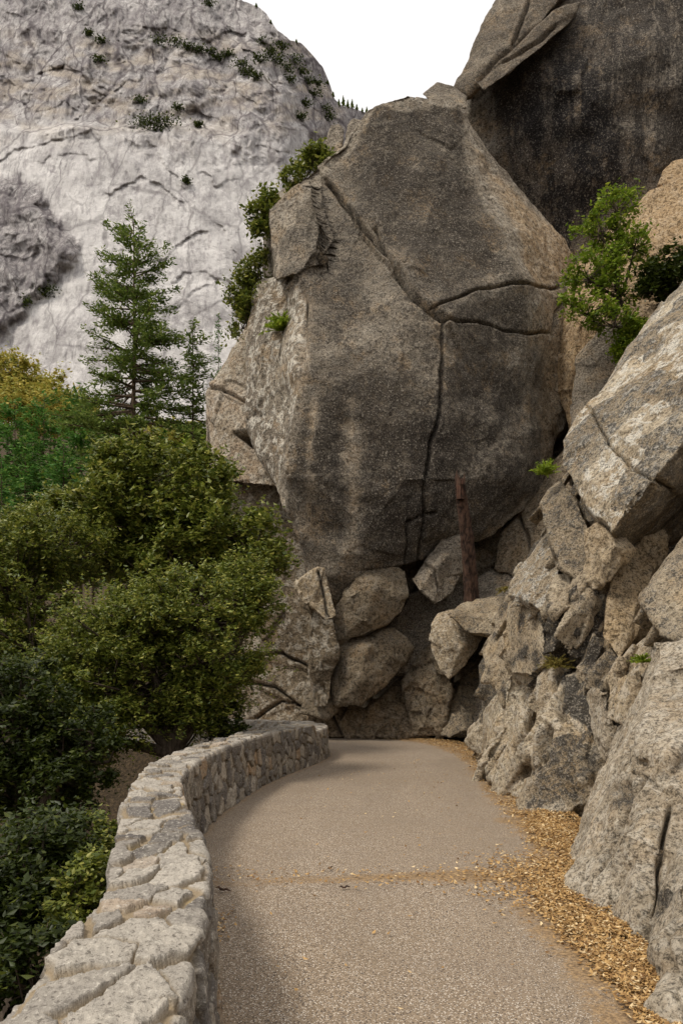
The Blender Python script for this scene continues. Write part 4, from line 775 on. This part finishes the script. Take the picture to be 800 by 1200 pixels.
# ------------------------------------------------------------------ the far granite mountain
def mountain():
    U = np.linspace(-260, 470, 560)
    sky_x = [-260,200,270,285,300,312,325,340,352,366,378,386,392,402,418,432,450,470]; sky_y = [-260,-90,-14,2,6,16,36,46,50,64,78,98,116,124,128,134,150,160]
    vt = np.interp(U, sky_x, sky_y)+fbm(np.stack([U/14, U*0, U*0], 1), 4, 60)*3.5
    nv = 620; k = np.linspace(0, 1, nv); Vv = vt[:, None]+(640-vt)[:, None]*k[None, :]; Uu = np.repeat(U[:, None], nv, 1)
    u = Uu.ravel(); v = Vv.ravel(); q = np.stack([u, v, u*0], 1)
    d = 330+np.interp(v, [-260, 0, 150, 450, 640], [190, 120, 70, 8, -40])
    d = d+ .00052*(u-150)**2+np.maximum(u-330, 0)*.9
    # ledge and terrace steps
    d += 10*sstep(6, -6, v-(150+4*np.sin(u*.05)+(u-120)*.02+fbm(q/20, 3, 61)*8))*sstep(330, 250, u)
    outc = poly_sd(u+fbm(q/18, 3, 62)*14, v+fbm(q/18+5, 3, 63)*14, [(-260,180),(20,205),(45,215),(72,255),(98,290),(82,318),(50,345),(22,380),(-10,410),(-260,430)]); d -= 9*sstep(-2, 20, outc)
    rot = np.array([[.86, .5], [-.5, .86]]); qr = np.stack([(u*rot[0, 0]+v*rot[0, 1]), (u*rot[1, 0]+v*rot[1, 1]), u*0], 1)
    wq = qr+np.stack([fbm(qr/40, 2, 64)*16, fbm(qr/40+3, 2, 65)*16, u*0], 1)
    rough = .1+.9*np.maximum(sstep(200, 120, v-.12*(u-120)), np.maximum(.7*sstep(-6, 10, outc), sstep(345, 375, u)))
    h1, e1, r1 = facets(wq/np.array([62, 36, 1]), 66, 1.); h2, e2, r2 = facets(wq/np.array([27, 15, 1])+7, 67, 1.); h3, e3, r3 = facets(wq/np.array([11, 7, 1])+3, 68, 1.)
    q3 = np.stack([wq[:, 0]/30, wq[:, 1]/17, u*0+.3], 1); d += h1*1.4*rough+fbm(q/60, 2, 70)*3+fbm(q/7, 3, 69)*.25*rough+(chisel(q3*np.array([1, .55, 1]), 80)*4+chisel(q3*2.2+3, 81)*2.+chisel(q3*np.array([4.7, 3.6, 1])+1, 82)*1.1+chisel(q3*10+1, 83)*.5)*(.14+.86*rough)
    d += fbm(np.stack([u/4, v/70, u*0], 1), 3, 71)*.3
    jx, jy = u+fbm(q/6, 3, 78)*4+fbm(q/25, 2, 85)*8, v+fbm(q/6+4, 3, 79)*3+fbm(q/25+4, 2, 86)*8; amv = np.clip(.55+fbm(q/14, 3, 87)*1.3, 0, 1.3)
    for pts, am in (([(132,226),(148,214),(166,210),(186,216),(202,228),(211,238)],5),([(172,168),(184,176),(196,196),(206,206),(216,222)],4),([(238,203),(248,206),(252,220),(268,213)],3.5),([(255,258),(266,276),(278,302)],2.5),([(52,190),(64,182),(96,180),(104,186)],3),
                    ([(190,308),(206,290),(234,270)],5),([(204,332),(216,320),(236,318),(272,333)],4),([(207,362),(220,346),(240,332)],3),([(272,178),(290,170),(320,176),(350,178)],3),([(0,192),(20,176),(60,164),(110,152),(160,150),(210,150)],5),([(90,140),(110,118),(140,110),(165,120)],4),
                    ([(30,95),(70,78),(100,92),(118,112)],5),([(0,60),(24,74),(40,100),(36,128)],4),([(150,30),(200,34),(250,52),(300,84)],4),([(120,300),(135,290),(150,296)],2),([(300,250),(320,262),(345,262)],2.5)):
        dd = seg_dist(jx, jy, pts); yy_ = np.interp(jx, [p[0] for p in pts], [p[1] for p in pts]) if pts[-1][0] > pts[0][0]+20 else jy-1
        below = sstep(-1.2, 1.2, jy-yy_) if pts[-1][0] > pts[0][0]+20 else sstep(-1, 1, jx-np.interp(jy, sorted(p[1] for p in pts), [p[0] for p in sorted(pts, key=lambda p: p[1])]))
        d += amv*am*below*np.exp(-dd/10.)*.55
    V0 = np.stack([(u-400)/F*d, d, EYE+(HOR-v)/F*d], 1)
    # top surface running back from the rim
    V0 = V0.reshape(len(U), nv, 3); back = []
    for s in (420, 160, 60, 18, 5):
        b = V0[:, 0, :].copy(); b[:, 1] += s; b[:, 2] -= s*.12; b[:, 0] += s*(U-400)/F; back.append(b)
    V1 = np.concatenate([np.stack(back, 1), V0], 1); nv2 = nv+5
    dark = np.clip(.62*sstep(190, 110, v-.1*(u-120)+fbm(q/35, 3, 72)*60)+.85*sstep(-4, 10, outc)+.55*sstep(330, 372, u+fbm(q/25, 3, 73)*30-.25*(v-100)), 0, 1)
    tan_ = np.clip(sstep(.1, .5, fbm(q/np.array([40, 16, 1]), 4, 74)+.25)*sstep(190, 120, v)*sstep(20, 60, v), 0, 1)
    cell = r2[:, 2]*.6+r1[:, 2]*.4
    streak = sstep(.05, .45, fbm(np.stack([u/6+fbm(q/30, 2, 77)*2, v/70, u*0], 1), 4, 75)+.25*fbm(q/25, 3, 76))
    c = np.stack([dark, tan_, cell, streak], 1).reshape(len(U), nv, 4); c = np.concatenate([np.repeat(c[:, :1], 5, 1), c], 1)
    t = NT('cliff_granite'); co = t.coord(); r, g, b, a = t.attr()
    n1 = t.noise(co, .06, 8, .65); n2 = t.noise(co, .3, 9, .75); n3 = t.noise(t.map(co, (1, 1, .07)), .28, 8, .72)
    cc = t.mix(t.step(n1, .3, .7), (.52, .495, .475), (.78, .75, .715)); cc = t.mix(t.math('MULTIPLY', t.step(b, .75, .95), .25), cc, (.3, .27, .28))
    cc = t.mix(t.math('MULTIPLY', t.step(n3, .5, .64), t.math('ADD', t.math('MULTIPLY', r, .4), .42)), cc, (.21, .18, .195))
    cc = t.mix(t.math('MULTIPLY', r, .82), cc, t.mix(t.step(n2, .4, .62), (.1, .09, .092), (.37, .335, .32)))
    cc = t.mix(t.math('MULTIPLY', a, t.math('ADD', t.math('MULTIPLY', r, .45), .26)), cc, (.12, .1, .112))
    n4 = t.noise(t.map(co, (1, 1, .45), (0, .6, 0)), .11, 10, .78); n5 = t.noise(t.map(co, (1, 1, .05)), .2, 9, .75)
    cc = t.mix(t.math('MULTIPLY', g, .4), cc, (.5, .4, .27))
    cc = t.mix(t.math('MULTIPLY', t.step(n4, .5, .6), t.math('ADD', t.math('MULTIPLY', r, .3), .42)), cc, (.19, .17, .175))
    cc = t.mix(t.math('MULTIPLY', t.step(n5, .54, .66), t.math('ADD', t.math('MULTIPLY', r, .25), .6)), cc, (.2, .18, .185))
    cc = t.mix(t.math('MULTIPLY', t.step(n4, .46, .38), .5), cc, (.8, .76, .73))
    wn = t.n('ShaderNodeTexNoise'); t.l(co, wn.inputs['Vector']); wn.inputs['Scale'].default_value = .05; wn.inputs['Detail'].default_value = 6
    def crk(scale, rot, st_, w0, w1, amt, c):
        va = t.n('ShaderNodeVectorMath', operation='MULTIPLY_ADD'); t.l(wn.outputs['Color'], va.inputs[0]); va.inputs[1].default_value = (14, 14, 14); t.l(co, va.inputs[2])
        v = t.n('ShaderNodeTexVoronoi', feature='DISTANCE_TO_EDGE'); t.l(t.map(va.outputs[0], st_, rot), v.inputs['Vector']); v.inputs['Scale'].default_value = scale
        e = t.math('ADD', v.outputs['Distance'], t.math('MULTIPLY', t.math('SUBTRACT', n4, .5), .12))
        return t.mix(t.math('MULTIPLY', t.step(e, w1, w0), amt), c, (.1, .085, .09))
    cc = crk(.045, (0, .55, 0), (1, .3, .42), .0, .035, t.math('ADD', .45, t.math('MULTIPLY', r, .4)), cc)
    cc = crk(.11, (0, -.5, 0), (1, .3, .35), .0, .045, t.math('ADD', t.math('MULTIPLY', t.step(n1, .48, .6), .3), t.math('MULTIPLY', r, .55)), cc)
    cc = crk(.25, (0, .3, 0), (1, .3, .5), .0, .06, t.math('MULTIPLY', r, .6), cc)
    cc = t.mix(t.math('MULTIPLY', t.step(n2, .58, .7), t.math('ADD', t.math('MULTIPLY', r, .6), .12)), cc, (.09, .08, .085))
    t.bsdf(cc, .95, t.bump(n2, 1., 1.6), .1)
    o = mesh_np('mountain', V1.reshape(-1, 3), grid_faces(len(U), nv2)[:, ::-1], t.m, colors=c.reshape(-1, 4), smooth=False)
    tag(o, 'sheer pale granite mountain face behind the trees', 'mountain', kind='structure')
    return U, Vv, V0
MU, MVv, MV = mountain()
def on_mountain(px, py):
    i = int(np.argmin(np.abs(MU-px))); j = int(np.argmin(np.abs(MVv[i]-py))); return MV[i, j]
def far_shrub(px, py, w_, h_, n, label, seed, mat='oakdark'):
    rg = np.random.default_rng(seed); p = on_mountain(px, py+h_*.5); d = p[1]; s = d/F
    n = int(n*1.6); L = rg.normal(size=(n, 3))*[w_*s*.38, 1.2, h_*s*.3]+[0, -1.5, h_*s*.35]
    o = leaves('shrub', L+p, .9, M[mat], up=.3, seed=seed, elong=1.3, origin=p); tag(o, label, 'shrub', 'shrubs on the mountain ledges')
far_shrub(185, 143, 34, 18, 420, 'largest dark bush on the ledge across the mountain face', 1)
far_shrub(168, 143, 12, 10, 90, 'small bush at the left end of the largest ledge bush', 2)
far_shrub(52, 341, 22, 13, 200, 'dark bush beside the dark outcrop on the mountain', 3)
far_shrub(32, 354, 9, 10, 60, 'small bush just left below the dark outcrop bush', 4)
rr2 = random.Random(3)
for i, (a, b, w_) in enumerate([(188,48,12),(208,50,10),(220,56,8),(233,59,9),(248,62,8),(256,69,7),(268,65,7),(283,76,11),(290,86,9),(300,90,8),(305,70,9),(318,62,12),(326,72,12),(335,80,11),(345,70,12),(352,84,11),(340,94,10),(360,96,9),(368,110,10),(358,122,8),(380,128,9),(385,138,9),(352,138,8),(118,70,8),(105,40,7),(164,118,8),(210,127,7),(234,147,6),(219,213,6),(93,10,7),(120,48,6),(245,4,8),(310,50,8),(330,55,8),(372,98,8)]):
    far_shrub(a, b, w_*1.3, w_*.8, 110, 'one of the small dark shrubs dotted over the upper mountain slopes', 200+i)
def far_tree(px, base_py, h, lab, seed):
    p = on_mountain(px, base_py); s = p[1]/F; H = h*s; e = empty('conifer', tuple(p)); rg = np.random.default_rng(seed); tb = Tubes()
    tb.add([(0, 0, -1), (0, 0, H*.5), (0, 0, H)], [.35, .25, .05], 5); tb.build('trunk', M['pinebark'], e)
    n = 130; u = rg.random(n)**.8; r_ = H*.2*u*rg.random(n)**.5; th = rg.random(n)*6.28
    leaves('crown', np.stack([r_*np.cos(th), r_*np.sin(th), H*(1-u*.85)], 1), .8, M['pine'], e, seed=seed, elong=1.6); tag(e, lab, 'tree', 'tiny conifers on the mountain skyline')
for i, (a, b, h) in enumerate([(397,124,9),(402,125,14),(407,126,10),(412,127,12),(418,128,7),(429,133,9),(424,131,6),(390,112,6),(384,98,5),(347,50,5),(300,8,5),(317,27,5)]):
    far_tree(a, b+1, h, 'one of the tiny conifers standing along the mountain skyline', 300+i)
print('objects', len(bpy.data.objects), 'verts', sum(len(m.vertices) for m in bpy.data.meshes))
